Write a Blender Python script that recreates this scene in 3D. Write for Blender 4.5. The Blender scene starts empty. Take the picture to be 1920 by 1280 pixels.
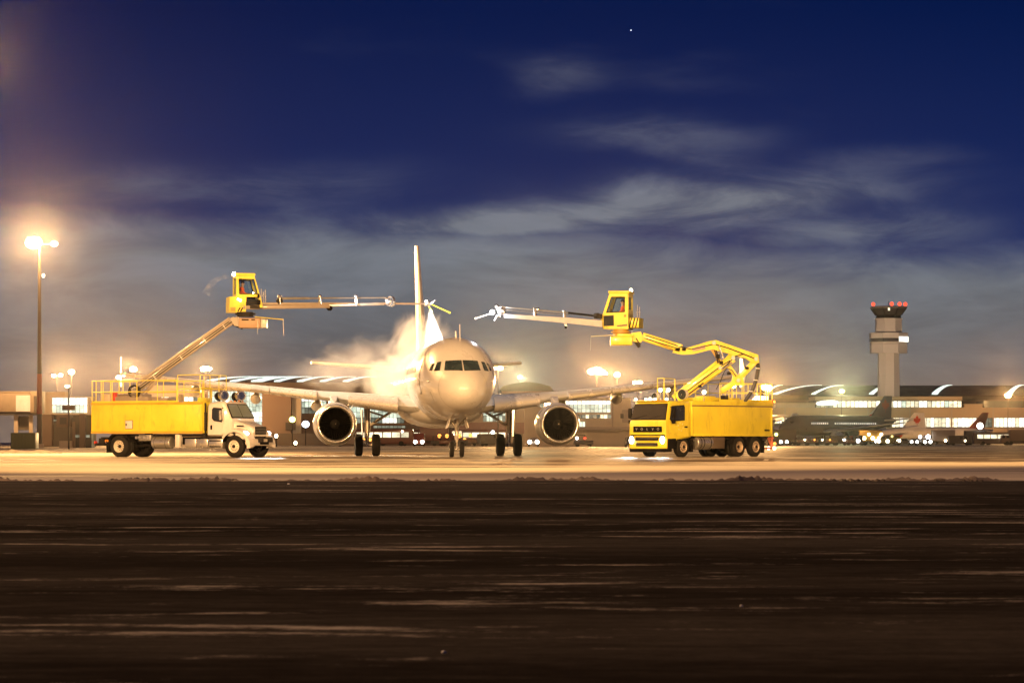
import bpy, bmesh, math, random
from mathutils import Vector, Matrix
random.seed(7)
R = math.radians
scene = bpy.context.scene
COL = scene.collection
# ------------------------------------------------------------------ camera
F, CX, CY, CAMH = 5883.0, 960.0, 828.0, 0.75
cam_d = bpy.data.cameras.new('camera')
cam = bpy.data.objects.new('camera', cam_d); COL.objects.link(cam)
cam.location = (0, 0, CAMH); cam.rotation_euler = (R(90), 0, 0)
cam_d.sensor_width = 36; cam_d.lens = F * 36 / 1920
cam_d.shift_y = (CY - 640) / 1920
cam_d.clip_start = 0.5; cam_d.clip_end = 20000
cam_d.dof.use_dof = True; cam_d.dof.focus_distance = 158; cam_d.dof.aperture_fstop = 12.0
scene.camera = cam
def at(px, py, Y):
    """a point of the place that the photograph shows at (px, py), standing Y metres away"""
    return Vector(((px - CX) * Y / F, Y, CAMH + (CY - py) * Y / F))

# ------------------------------------------------------------------ node helper
class NT:
    def __init__(s, tree): s.t = tree; s.n = tree.nodes; s.l = tree.links
    def new(s, typ, **kw):
        n = s.n.new(typ)
        for k, v in kw.items(): setattr(n, k, v)
        return n
    def put(s, sock, v):
        if hasattr(v, 'is_output'): s.l.new(v, sock)
        elif v is not None: sock.default_value = v
    def m(s, op, a, b=None, c=None, clamp=False):
        n = s.new('ShaderNodeMath', operation=op, use_clamp=clamp)
        for i, v in enumerate((a, b, c)):
            if v is not None: s.put(n.inputs[i], v)
        return n.outputs[0]
    def ss(s, x, lo, hi):      # smoothstep
        n = s.new('ShaderNodeMapRange', interpolation_type='SMOOTHSTEP')
        s.put(n.inputs[0], x); n.inputs[1].default_value = lo; n.inputs[2].default_value = hi
        return n.outputs[0]
    def lin(s, x, lo, hi, a, b):
        n = s.new('ShaderNodeMapRange')
        s.put(n.inputs[0], x)
        for i, v in zip((1, 2, 3, 4), (lo, hi, a, b)): n.inputs[i].default_value = v
        return n.outputs[0]
    def noise(s, vec, scale, detail=4, rough=.55, dist=0.0):
        n = s.new('ShaderNodeTexNoise')
        s.put(n.inputs['Vector'], vec); n.inputs['Scale'].default_value = scale
        n.inputs['Detail'].default_value = detail; n.inputs['Roughness'].default_value = rough
        n.inputs['Distortion'].default_value = dist
        return n.outputs[0]
    def mapv(s, vec, scale=(1, 1, 1), loc=(0, 0, 0)):
        n = s.new('ShaderNodeMapping'); s.put(n.inputs[0], vec)
        n.inputs['Location'].default_value = loc; n.inputs['Scale'].default_value = scale
        return n.outputs[0]
    def mix(s, f, a, b, blend='MIX'):
        n = s.new('ShaderNodeMix', data_type='RGBA', blend_type=blend)
        s.put(n.inputs[0], f)
        for i, v in ((6, a), (7, b)):
            if not hasattr(v, 'is_output'): v = tuple(v) + ((1,) if len(v) == 3 else ())
            s.put(n.inputs[i], v)
        return n.outputs[2]
    def xyz(s, x, y, z):
        n = s.new('ShaderNodeCombineXYZ')
        for i, v in enumerate((x, y, z)): s.put(n.inputs[i], v)
        return n.outputs[0]
    def sep(s, v):
        n = s.new('ShaderNodeSeparateXYZ'); s.put(n.inputs[0], v); return n.outputs
    def pos(s): return s.new('ShaderNodeNewGeometry').outputs['Position']
    def obj(s): return s.new('ShaderNodeTexCoord').outputs['Object']

# ------------------------------------------------------------------ world: late dusk sky with lit cloud
def build_world():
    w = bpy.data.worlds.new('World'); scene.world = w; w.use_nodes = True
    t = NT(w.node_tree); t.n.clear()
    out = t.new('ShaderNodeOutputWorld'); bg = t.new('ShaderNodeBackground')
    t.l.new(bg.outputs[0], out.inputs[0])
    d = t.new('ShaderNodeTexCoord').outputs['Generated']
    x, y, z = t.sep(d)
    az = t.m('ARCTAN2', x, y)
    el = t.m('ARCSINE', z)
    # photograph units: hundreds of photo pixels right of the axis / above the horizon
    U = t.m('MULTIPLY', az, F / 100); V = t.m('MULTIPLY', el, F / 100)
    uv = t.xyz(U, V, 0.0)
    warp = t.noise(t.mapv(uv, (.32, .6, 1)), 1.0, 6, .56)
    w2 = t.m('MULTIPLY', t.m('SUBTRACT', warp, .5), .75)
    fine = t.noise(t.mapv(uv, (.36, 1.25, 1), (3.1, 7.7, 0)), 1.0, 8, .60, .45)
    big = t.noise(t.mapv(uv, (.16, .45, 1), (1.7, 2.2, 0)), 1.0, 3, .5, .2)
    V2 = t.m('ADD', V, w2)
    # the low bank: thick below about three degrees, its upper edge uneven
    edge = t.m('ADD', t.m('MULTIPLY', t.m('SUBTRACT', big, .5), .9), t.m('MULTIPLY', t.m('SUBTRACT', fine, .5), .8))
    top = t.m('SUBTRACT', 3.86, t.m('MULTIPLY', U, .045))
    bank = t.ss(t.m('ADD', t.m('SUBTRACT', top, V), edge), -.45, .55)
    tex = t.ss(fine, .30, .70)
    def streak(u0, v0, su, sv, slope, amp, flat=2.0):
        du = t.m('SUBTRACT', U, u0)
        dv = t.m('SUBTRACT', t.m('SUBTRACT', V2, v0), t.m('MULTIPLY', du, slope))
        a = t.m('POWER', t.m('ABSOLUTE', t.m('DIVIDE', du, su)), flat * 1.4)
        b = t.m('POWER', t.m('ABSOLUTE', t.m('DIVIDE', dv, sv)), 2)
        g = t.m('EXPONENT', t.m('MULTIPLY', t.m('ADD', a, b), -1.0))
        return t.m('MULTIPLY', t.m('MULTIPLY', g, amp), t.m('ADD', .35, t.m('MULTIPLY', tex, .75)))
    parts = [streak(1.4, 4.20, 5.2, .34, .07, .80), streak(3.8, 4.62, 2.7, .36, .03, .85), streak(-1.2, 4.05, 2.6, .26, .02, .5),
             streak(2.6, 5.72, 1.9, .24, -.02, .42), streak(.9, 6.78, .75, .26, 0.0, .42), streak(3.4, 5.35, 1.3, .18, -.12, .22),
             streak(-5.6, 4.72, 3.2, .36, .03, .36), streak(7.0, 5.2, 1.6, .18, .0, .22),
             streak(6.3, 3.86, 2.3, .30, .05, .62), streak(8.6, 3.3, 1.8, .3, .0, .4)]
    s = parts[0]
    for p in parts[1:]: s = t.m('ADD', s, p)
    hi = t.m('MULTIPLY', t.ss(t.noise(t.mapv(uv, (.12, .5, 1), (9, 4, 0)), 1.0, 5, .6), .55, .9), .14)
    cover = t.m('MAXIMUM', bank, t.m('MINIMUM', t.m('ADD', s, hi), 1.0))
    # cloud lit from below by the airport: warm towards the horizon and cooler grey higher up
    ccol = t.mix(t.ss(V, .3, 2.2), (.205, .150, .124), (.138, .138, .150))
    ccol = t.mix(t.ss(V, 1.6, 3.5), ccol, (.160, .180, .214))
    ccol = t.mix(t.lin(V, 3.4, 5.4, 0, 1), ccol, (.168, .178, .230))
    shade = t.m('ADD', .80, t.m('MULTIPLY', tex, .30))
    ccol = t.mix(1.0, ccol, t.xyz(shade, shade, shade), 'MULTIPLY')
    blue = t.mix(t.lin(V, 3.0, 8.0, 0, 1), (.010, .024, .118), (.0008, .0085, .062))
    blue = t.mix(t.ss(V, 9.0, 40.0), blue, (.004, .005, .036))
    col = t.mix(cover, blue, ccol)
    t.l.new(col, bg.inputs[0]); bg.inputs[1].default_value = 1.0
build_world()
# ------------------------------------------------------------------ exposure and render settings
vs = scene.view_settings
scene.display_settings.display_device = 'sRGB'
vs.view_transform = 'Standard'; vs.look = 'None'; vs.exposure = 0.0; vs.gamma = 1.0; vs.use_curve_mapping = False
cy = scene.cycles
cy.use_denoising = True
try: cy.denoiser = 'OPENIMAGEDENOISE'
except Exception: pass
cy.max_bounces = 6; cy.diffuse_bounces = 2; cy.glossy_bounces = 3; cy.transmission_bounces = 4
cy.transparent_max_bounces = 12; cy.volume_bounces = 1
cy.sample_clamp_indirect = 4.0; cy.sample_clamp_direct = 0.0
cy.caustics_reflective = False; cy.caustics_refractive = False
cy.use_light_tree = True; cy.volume_step_rate = 1.0; cy.volume_max_steps = 256

# ------------------------------------------------------------------ materials
MAT = {}
def mat(name, col, rough=.5, metal=0.0, var=.12, scale=1.5, bump=0.0, coat=0.0, dirt=0.0, emit=None, emit_s=0.0):
    if name in MAT: return MAT[name]
    m = bpy.data.materials.new(name); m.use_nodes = True; t = NT(m.node_tree)
    b = m.node_tree.nodes['Principled BSDF']
    o = t.obj(); n = t.noise(o, scale, 5, .6)
    c = t.mix(t.lin(n, .3, .7, 0, 1), tuple(v * (1 - var) for v in col), tuple(min(1, v * (1 + var)) for v in col))
    if dirt > 0:
        g = t.noise(t.mapv(o, (2.4, 2.4, .7)), 1.6, 7, .68, .6)
        c = t.mix(t.m('MULTIPLY', t.ss(g, .5, .78), dirt), c, (.06, .05, .04))
    t.put(b.inputs['Base Color'], c)
    t.put(b.inputs['Roughness'], t.lin(n, .25, .75, max(.03, rough * .75), min(1, rough * 1.3)))
    b.inputs['Metallic'].default_value = metal
    if coat: b.inputs['Coat Weight'].default_value = coat; b.inputs['Coat Roughness'].default_value = .08
    if max(col) < .03: b.inputs['Specular IOR Level'].default_value = .0 if max(col) < .011 else (.2 if rough > .3 else .5)
    if bump:
        bp = t.new('ShaderNodeBump'); bp.inputs['Strength'].default_value = bump; bp.inputs['Distance'].default_value = .02
        t.put(bp.inputs['Height'], t.noise(o, scale * 12, 4, .6)); t.l.new(bp.outputs[0], b.inputs['Normal'])
    MAT[name] = m; return m
def glow(name, col, strength, vary=0.0, sample=False):
    """something that gives off light: a lamp lens, a lit window"""
    if name in MAT: return MAT[name]
    m = bpy.data.materials.new(name); m.use_nodes = True; t = NT(m.node_tree); t.n.clear()
    out = t.new('ShaderNodeOutputMaterial'); e = t.new('ShaderNodeEmission')
    e.inputs[0].default_value = (*col, 1)
    if vary:
        r = t.new('ShaderNodeObjectInfo').outputs['Random']
        n = t.noise(t.mapv(t.pos(), (.6, .6, .9)), 1.0, 4, .7)
        k = t.m('MULTIPLY', t.m('ADD', 1 - vary, t.m('MULTIPLY', r, vary * 1.6)), t.lin(n, .32, .68, 1 - vary, 1 + vary))
        t.put(e.inputs[1], t.m('MULTIPLY', k, strength))
    else: e.inputs[1].default_value = strength
    t.l.new(e.outputs[0], out.inputs[0])
    m.cycles.emission_sampling = 'AUTO' if sample else 'NONE'
    MAT[name] = m; return m
def glass(name, tint=(.9, .95, .95), refl=.12):
    if name in MAT: return MAT[name]
    m = bpy.data.materials.new(name); m.use_nodes = True; t = NT(m.node_tree); t.n.clear()
    out = t.new('ShaderNodeOutputMaterial'); tr = t.new('ShaderNodeBsdfTransparent'); gl = t.new('ShaderNodeBsdfGlossy')
    tr.inputs[0].default_value = (*tint, 1); gl.inputs['Roughness'].default_value = .04
    lw = t.new('ShaderNodeLayerWeight'); lw.inputs[0].default_value = .35
    mx = t.new('ShaderNodeMixShader'); t.put(mx.inputs[0], t.m('ADD', refl * .5, t.m('MULTIPLY', lw.outputs['Fresnel'], refl * 2)))
    t.l.new(tr.outputs[0], mx.inputs[1]); t.l.new(gl.outputs[0], mx.inputs[2]); t.l.new(mx.outputs[0], out.inputs[0])
    MAT[name] = m; return m
YEL = mat('yellow_paint', (.62, .53, .034), .34, 0, .10, .9, 0, .25, .42)
WHT = mat('white_paint', (.58, .55, .53), .28, 0, .05, 1.0, 0, .4, .10)
SKIN = mat('airliner_paint', (.56, .55, .545), .30, 0, .04, .5, 0, .35, .08)
WINGM = mat('wing_skin', (.50, .50, .50), .32, .15, .06, .8, 0, .0, .10)
COWL = mat('cowl_paint', (.52, .52, .53), .28, .1, .05, 1.0, 0, .3, .08)
LIPM = mat('inlet_lip_metal', (.72, .70, .68), .20, .85, .05, 2.0)
CHROME = mat('bright_metal', (.70, .69, .67), .22, .9, .08, 3.0)
STEEL = mat('steel', (.32, .31, .30), .42, .7, .12, 3.0)
ALU = mat('aluminium_tank', (.62, .60, .58), .30, .8, .08, 2.0, 0, 0, .15)
BLACK = mat('black_plastic', (.009, .008, .008), .5, 0, .2, 3.0)
RUB = mat('rubber', (.011, .010, .009), .8, 0, .25, 6.0, .25, 0, .0)
CHAS = mat('chassis_black', (.012, .010, .009), .6, 0, .25, 3.0)
DGLASS = mat('dark_glass', (.020, .024, .026), .06, 0, .2, 1.0)
CLEAR = glass('clear_glass')
WGLASS = glass('windscreen_glass', (.55, .60, .60), .22)
ORANGE = mat('orange_jacket', (.80, .13, .02), .7, 0, .12, 8.0, .2)
RED = mat('red_paint', (.50, .035, .022), .4, 0, .06, 2.0)
REDD = mat('red_stripe', (.60, .08, .03), .4, 0, .06, 2.0)
NAVY = mat('navy_paint', (.016, .018, .030), .35, 0, .10, .6)
GREYB = mat('pale_blue_paint', (.34, .38, .44), .3, 0, .05, .6)
JWHITE = mat('jet_white', (.66, .63, .60), .3, 0, .05, .6)
BEIGE = mat('beige_panel', (.46, .38, .29), .7, 0, .08, .4, 0, 0, .12)
BROWN = mat('brown_cladding', (.16, .105, .075), .75, 0, .15, .2, 0, 0, .15)
ROOFM = mat('dark_roof', (.060, .048, .046), .6, .2, .15, .15)
CONC = mat('concrete', (.30, .25, .21), .8, 0, .10, .25, .1, 0, .15)
DARKW = mat('dark_wall', (.050, .042, .038), .7, 0, .2, .3)
GREENP = mat('dark_green_paint', (.060, .075, .030), .6, 0, .15, 1.0, 0, 0, .2)
POLEM = mat('galvanised_pole', (.07, .055, .048), .55, .3, .12, 1.0)
POLER = mat('red_pole_paint', (.26, .05, .025), .5, 0, .1, 1.0)
SNOWM = mat('packed_snow', (.62, .58, .54), .8, 0, .2, .8, .6, 0, .25)
DIRT = mat('dirty_ice', (.075, .055, .040), .7, 0, .5, 3.0, .8)
FACE = mat('skin', (.45, .26, .18), .5, 0, .08, 8)
HAIR = mat('dark_hair', (.02, .015, .012), .7)
TROUS = mat('dark_trousers', (.03, .03, .035), .8)
INTER = mat('cab_lining', (.62, .58, .54), .7, 0, .08, 3)
L_SOD = glow('sodium_lamp', (1.0, .62, .28), 60)
L_SODF = glow('far_sodium_lamp', (1.0, .60, .26), 26)
L_WARM = glow('warm_lamp', (1.0, .80, .52), 12)
L_WHITE = glow('white_lamp', (1.0, .95, .88), 16)
L_HEAD = glow('headlamp', (1.0, .95, .86), 20)
L_AMB = glow('amber_lamp', (1.0, .36, .06), 3.2)
L_RED = glow('red_lamp', (1.0, .07, .03), 2.4)
L_GREEN = glow('green_yellow_lamp', (.85, 1.0, .25), 6)
L_BLUE = glow('bluish_lamp', (.70, .80, 1.0), 7)
WIN = glow('lit_window', (1.0, .88, .58), 1.5, .45)
WING = glow('lit_greenish_window', (.82, .93, .72), .95, .4)
WINB = glow('bright_window', (1.0, .96, .84), 1.7, .25)
WIND = glow('dim_window', (.70, .74, .55), .35, .6)
SKYL = glow('skylight_glow', (.88, 1.0, .92), 1.25, .12)

HAZE = 5.2e-6
def volume_mat(name, density, aniso, col=(1, 1, 1)):
    m = bpy.data.materials.new(name); m.use_nodes = True; t = NT(m.node_tree); t.n.clear()
    out = t.new('ShaderNodeOutputMaterial'); v = t.new('ShaderNodeVolumePrincipled')
    v.inputs['Color'].default_value = (*col, 1); v.inputs['Density'].default_value = density; v.inputs['Anisotropy'].default_value = aniso
    t.l.new(v.outputs[0], out.inputs['Volume']); return m, t, v
# ------------------------------------------------------------------ mesh builder
def basis(d):
    d = d.normalized()
    up = Vector((0, 0, 1)) if abs(d.z) < .95 else Vector((1, 0, 0))
    a = up.cross(d).normalized(); return a, d.cross(a).normalized(), d      # side, up, along
class G:
    def __init__(s, M=None): s.b = bmesh.new(); s.M = M
    def v(s, p):
        p = Vector(p)
        return s.b.verts.new(s.M @ p if s.M else p)
    def f(s, vs):
        try: return s.b.faces.new(vs)
        except ValueError: return None
    def box(s, c, d, bev=0.0, rot=None):
        c = Vector(c); h = [k / 2 for k in d]
        vs = []
        for sx in (-1, 1):
            for sy in (-1, 1):
                for sz in (-1, 1):
                    q = Vector((sx * h[0], sy * h[1], sz * h[2]))
                    if rot: q = rot @ q
                    vs.append(s.v(c + q))
        q = [s.f([vs[i] for i in ix]) for ix in ((0, 1, 3, 2), (4, 6, 7, 5), (0, 4, 5, 1), (2, 3, 7, 6), (0, 2, 6, 4), (1, 5, 7, 3))]
        if bev:
            es = {e for k in q for e in k.edges}
            bmesh.ops.bevel(s.b, geom=list(es), offset=bev, segments=2, affect='EDGES', profile=.5)
        return s
    def bar(s, p, q, w, h=None, bev=0.0):
        p, q = Vector(p), Vector(q); h = h or w
        a, u, d = basis(q - p); rot = Matrix((a, u, d)).transposed()
        return s.box((p + q) / 2, (w, h, (q - p).length), bev, rot)
    def tube(s, p, q, r, r2=None, n=12, cap=True):
        return s.loft_rings([(Vector(p), r), (Vector(q), r if r2 is None else r2)], n, cap)
    def loft_rings(s, pr, n=10, cap=True):
        rings = []
        for i, (p, r) in enumerate(pr):
            d = (pr[min(i + 1, len(pr) - 1)][0] - pr[max(i - 1, 0)][0])
            a, u, _ = basis(d)
            rings.append([s.v(p + a * (r * math.cos(2 * math.pi * k / n)) + u * (r * math.sin(2 * math.pi * k / n))) for k in range(n)])
        return s._skin(rings, cap)
    def pipe(s, pts, r, n=8): return s.loft_rings([(Vector(p), r) for p in pts], n)
    def _skin(s, rings, cap=True):
        n = len(rings[0])
        for A, B in zip(rings, rings[1:]):
            for k in range(n): s.f((A[k], A[(k + 1) % n], B[(k + 1) % n], B[k]))
        if cap: s.f(list(reversed(rings[0]))); s.f(rings[-1])
        return s
    def loft(s, secs, cap=True): return s._skin([[s.v(p) for p in c] for c in secs], cap)
    def lathe(s, prof, o=(0, 0, 0), ax=(1, 0, 0), n=32, cap=False):
        a, u, d = basis(Vector(ax)); o = Vector(o)
        return s._skin([[s.v(o + d * t + a * (r * math.cos(2 * math.pi * k / n)) + u * (r * math.sin(2 * math.pi * k / n))) for k in range(n)] for t, r in prof], cap)
    def prism(s, pts, vec):
        vec = Vector(vec)
        A = [s.v(p) for p in pts]; B = [s.v(Vector(p) + vec) for p in pts]
        return s._skin([A, B])
    def frame(s, outer, inner, vec):
        """a flat frame between two outlines of as many corners, vec thick"""
        n = len(outer)
        for k in range(n):
            j = (k + 1) % n
            s.prism([outer[k], outer[j], inner[j], inner[k]], vec)
        return s
    def ball(s, c, r, sc=(1, 1, 1), n=12, m=8):
        c = Vector(c); rings = []
        for i in range(1, m):
            t = math.pi * i / m
            rings.append([s.v(c + Vector((r * sc[0] * math.sin(t) * math.cos(2 * math.pi * k / n), r * sc[1] * math.sin(t) * math.sin(2 * math.pi * k / n), r * sc[2] * math.cos(t)))) for k in range(n)])
        s._skin(rings, False)
        top = s.v(c + Vector((0, 0, r * sc[2]))); bot = s.v(c - Vector((0, 0, r * sc[2])))
        for k in range(n):
            s.f((top, rings[0][k], rings[0][(k + 1) % n])); s.f((bot, rings[-1][(k + 1) % n], rings[-1][k]))
        return s
    def done(s, name, m, parent=None, loc=None, smooth=32, **props):
        bmesh.ops.recalc_face_normals(s.b, faces=s.b.faces[:])
        me = bpy.data.meshes.new(name); s.b.to_mesh(me); s.b.free()
        me.materials.append(m)
        if smooth and me.polygons:
            me.polygons.foreach_set('use_smooth', [True] * len(me.polygons))
            me.set_sharp_from_angle(angle=R(smooth))
        return inst(name, me, parent, loc, **props)
def inst(name, me, parent=None, loc=None, rot=None, **props):
    o = bpy.data.objects.new(name, me); COL.objects.link(o)
    if parent is not None: o.parent = parent
    if loc is not None: o.location = loc
    if rot is not None: o.rotation_euler = rot
    for k, v in props.items(): o[k] = v
    return o
def thing(name, label, cat, loc=(0, 0, 0), rz=0.0, group=None):
    o = bpy.data.objects.new(name, None); COL.objects.link(o); o.empty_display_size = .2
    o.location = loc; o.rotation_euler = (0, 0, rz); o['label'] = label; o['category'] = cat
    if group: o['group'] = group
    return o
def root_inv(o): return (Matrix.Translation(o.location) @ Matrix.Rotation(o.rotation_euler[2], 4, 'Z')).inverted()
def dup(o, loc, rz=None, label=None, parent=None):
    c = o.copy(); COL.objects.link(c)
    if parent is not None: c.parent = parent
    if loc is not None: c.location = loc
    if rz is not None: c.rotation_euler = (0, 0, rz)
    if label: c['label'] = label
    for ch in list(o.children):
        dup(ch, None, parent=c)
    return c
def spot(name, loc, target, power, col, angle=60, blend=.5, radius=.3, parent=None):
    l = bpy.data.lights.new(name, 'SPOT'); l.energy = power; l.color = col; l.spot_size = R(angle); l.spot_blend = blend; l.shadow_soft_size = radius
    o = bpy.data.objects.new(name, l); COL.objects.link(o); o.location = loc
    o.rotation_euler = (Vector(target) - Vector(loc)).to_track_quat('-Z', 'Y').to_euler()
    return o
def point(name, loc, power, col, radius=.4):
    l = bpy.data.lights.new(name, 'POINT'); l.energy = power; l.color = col; l.shadow_soft_size = radius
    o = bpy.data.objects.new(name, l); COL.objects.link(o); o.location = loc
    return o
SODC = (1.0, .53, .19)
# the apron's high masts stand beside and behind the photographer; only their light reaches the picture
FLOOD = 1.22
spot('apron_floodlight', (-62, 66, 24), (-8, 148, 1), 3.0e5 * FLOOD, SODC, 56, .6, .6)
spot('apron_floodlight', (-16, 34, 24), (3, 134, 1), 7.0e5 * FLOOD, (1.0, .55, .205), 40, .9, .6)
spot('apron_floodlight', (60, 54, 24), (12, 150, 1), 4.2e5 * FLOOD, (1.0, .55, .205), 46, .7, .6)
# the mast just outside the left edge: it glares into the picture and rakes the airliner's left flank, fin and steam
spot('apron_floodlight', (-33.5, 176, 21), (-7, 168, 4.5), 1.6e5, (1.0, .82, .58), 34, .7, .5)
spot('apron_floodlight', (-46, 30, 24), (4, 30, 0), 1.9e5, (1.0, .56, .27), 110, .8, .8)
# ================================================================== THE SETTING
def ground_material():
    m = bpy.data.materials.new('snowy_concrete'); m.use_nodes = True; t = NT(m.node_tree)
    b = m.node_tree.nodes['Principled BSDF']; p = t.pos(); x, y, z = t.sep(p)
    n1 = t.noise(t.mapv(p, (.045, .055, 1)), 1.0, 6, .62, .8)        # drifted snow against bare wet concrete
    n2 = t.noise(t.mapv(p, (.012, .16, 1), (40, 3, 0)), 1.0, 5, .6, .3)
    n3 = t.noise(t.mapv(p, (.5, .9, 1)), 1.0, 5, .65)
    n4 = t.noise(t.mapv(p, (.05, .45, 1), (11, 5, 0)), 1.0, 5, .62, .4)
    n5 = t.noise(t.mapv(p, (.13, .060, 1), (3, 8, 0)), 1.0, 6, .66, 1.2)
    nf = t.mix(t.ss(y, 95, 130), t.xyz(n4, n4, n4), t.xyz(n5, n5, n5))
    k = t.m('ADD', t.m('ADD', t.m('MULTIPLY', n1, .45), t.m('MULTIPLY', n2, .40)), t.m('ADD', t.m('MULTIPLY', n3, .10), t.m('MULTIPLY', t.sep(nf)[0], .47)))
    # traffic keeps the parking stands around the aircraft wet; the strip towards the taxiway stays white
    wet = t.m('MULTIPLY', t.ss(y, 104, 130), t.m('SUBTRACT', 1.0, t.m('MULTIPLY', t.ss(y, 185, 330), .4)))
    lefty = t.ss(x, -4, -19)
    k = t.m('SUBTRACT', k, t.m('MULTIPLY', wet, t.m('SUBTRACT', .060, t.m('MULTIPLY', lefty, .085))))
    k = t.m('ADD', k, t.m('MULTIPLY', t.ss(y, 120, 86), .075))
    snow = t.ss(k, .655, .750)
    c = t.mix(snow, t.mix(n3, (.06, .042, .026), (.13, .09, .055)), t.mix(n3, (.60, .53, .42), (.80, .72, .58)))
    t.put(b.inputs['Base Color'], c)
    t.put(b.inputs['Roughness'], t.lin(snow, 0, 1, .62, .9)); t.put(b.inputs['Specular IOR Level'], t.lin(snow, 0, 1, .05, .0))
    bp = t.new('ShaderNodeBump'); bp.inputs['Strength'].default_value = .35; bp.inputs['Distance'].default_value = .05
    t.put(bp.inputs['Height'], t.m('ADD', t.m('MULTIPLY', snow, .6), t.m('MULTIPLY', t.noise(t.mapv(p, (1.2, 1.6, 1)), 1.0, 5, .6), .7)))
    t.l.new(bp.outputs[0], b.inputs['Normal'])
    return m
def taxiway_material():
    m = bpy.data.materials.new('wet_asphalt'); m.use_nodes = True; t = NT(m.node_tree)
    b = m.node_tree.nodes['Principled BSDF']; p = t.pos(); x, y, z = t.sep(p)
    wv = t.m('ADD', y, t.m('MULTIPLY', t.noise(t.mapv(p, (.12, .2, 1)), 1.0, 3, .5), 3.0))
    q = t.xyz(x, wv, 0.0)
    a1 = t.noise(t.mapv(q, (.22, 1.5, 1), (5, 0, 0)), 1.0, 8, .68, .25)      # wind-drawn streaks of dry snow
    a2 = t.noise(t.mapv(q, (.07, .30, 1), (2, 9, 0)), 1.0, 5, .6, .4)        # broad worn and whiter lanes
    a3 = t.noise(t.mapv(p, (2.2, 5.0, 1)), 1.0, 6, .72)
    a4 = t.noise(t.mapv(p, (.03, .28, 1), (7, 3, 0)), 1.0, 4, .6)
    grit = t.noise(t.mapv(p, (14, 17, 1)), 1.0, 6, .85)
    a5 = t.noise(t.mapv(p, (.35, .9, 1), (13, 4, 0)), 1.0, 7, .7, 1.5)
    k = t.m('ADD', t.m('ADD', t.m('MULTIPLY', a1, .44), t.m('MULTIPLY', a2, .40)), t.m('ADD', t.m('MULTIPLY', a3, .22), t.m('MULTIPLY', t.m('SUBTRACT', a5, .12), .46)))
    dust = t.m('ADD', t.m('MULTIPLY', t.ss(t.m('ADD', t.m('MULTIPLY', a4, .6), t.m('MULTIPLY', a3, .4)), .40, .66), t.m('MULTIPLY', grit, .18)), t.m('MULTIPLY', t.ss(y, 38, 57), .10))
    snow = t.m('MAXIMUM', t.m('MULTIPLY', t.ss(t.m('ADD', k, t.m('MULTIPLY', t.m('SUBTRACT', grit, .5), .24)), .752, .845), .85), dust)
    c = t.mix(snow, t.mix(grit, (.007, .006, .0055), (.020, .0165, .0145)), (.34, .31, .285))
    t.put(b.inputs['Base Color'], c)
    t.put(b.inputs['Roughness'], t.m('ADD', .80, t.m('MULTIPLY', a3, .2))); b.inputs['Specular IOR Level'].default_value = .0
    bp = t.new('ShaderNodeBump'); bp.inputs['Strength'].default_value = .5; bp.inputs['Distance'].default_value = .02
    t.put(bp.inputs['Height'], t.m('ADD', grit, t.m('MULTIPLY', snow, 1.2))); t.l.new(bp.outputs[0], b.inputs['Normal'])
    return m
g = G(); g.f([g.v(q) for q in ((-1700, -60, 0), (1700, -60, 0), (1700, 2700, 0), (-1700, 2700, 0))])
g.done('apron', ground_material(), smooth=0, kind='structure')
EDGE = 60.0
def edge_y(x): return EDGE + .55 * math.sin(x * .31) + .3 * math.sin(x * 1.13 + 1) + .18 * math.sin(x * 2.9)
g = G(); xs = [-300 + i * 2 for i in range(140)] + [-20 + i * .2 for i in range(200)] + [20 + i * 2 for i in range(140)]
near = [g.v((x, -40, .004)) for x in xs]; far = [g.v((x, edge_y(x), .004)) for x in xs]
for i in range(len(xs) - 1): g.f((near[i], near[i + 1], far[i + 1], far[i]))
g.done('taxiway', taxiway_material(), smooth=0, kind='structure')

# a low ploughed ridge of dirty ice along the taxiway edge
g = G(); rng = random.Random(3)
prev = None
for i in range(700):
    x = -17 + i * .05
    hh = max(.012, .03 + .03 * math.sin(x * 1.7) + .022 * math.sin(x * 4.3 + 1) + rng.uniform(-.025, .03))
    y0 = edge_y(x) + .25; w = .35 + .2 * math.sin(x * .9)
    row = [g.v((x, y0 - w, -.02)), g.v((x, y0 - w * .4, hh * .8)), g.v((x, y0 + w * .1, hh)), g.v((x, y0 + w, -.02))]
    if prev:
        for k in range(3): g.f((prev[k], row[k], row[k + 1], prev[k + 1]))
    prev = row
g.done('ploughed_ridge', mat('gritty_snow', (.20, .15, .11), .8, 0, .5, 2.5, .8, 0, .6), kind='stuff')
def clod(px, w, h, label, Y=None, seed=0):
    Y = Y or 60.6; rng = random.Random(seed)
    o = thing('ice_clod', label, 'ice clod', (at(px, 0, Y).x, Y, 0), 0, 'clods of dirty ice on the taxiway edge')
    g = G(); n = 26; rings = []
    prof = [rng.uniform(.25, 1.0) * math.sin(math.pi * (i + .3) / (n + .3)) ** .6 for i in range(n)]
    secs = []
    for i in range(n):
        u = (i / (n - 1) - .5) * w; hh = h * prof[i]
        secs.append([(u + rng.uniform(-.01, .01), .28 * math.cos(a) * (.5 + prof[i]), max(-.03, hh * math.sin(a) - .01) * rng.uniform(.8, 1.15)) for a in [math.pi * k / 7 for k in range(8)]])
    g.loft(secs)
    g.done('lump', DIRT, o)
    g = G()
    for k in range(10):
        a, s = rng.uniform(-.75, .75) * w, rng.uniform(.012, .03)
        g.ball((a, rng.uniform(-.35, -.1), s * .6), s, (1.4, 1, 1), 7, 5)
    g.done('crumbs', DIRT, o, kind='stuff')
clod(246, .62, .085, 'wide dark mound of dirty ice on the taxiway edge below the white cab truck', 60.9, 1)
clod(405, .16, .10, 'small pointed dark ice chunk on the taxiway edge below the white cab truck', 60.8, 2)
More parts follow.
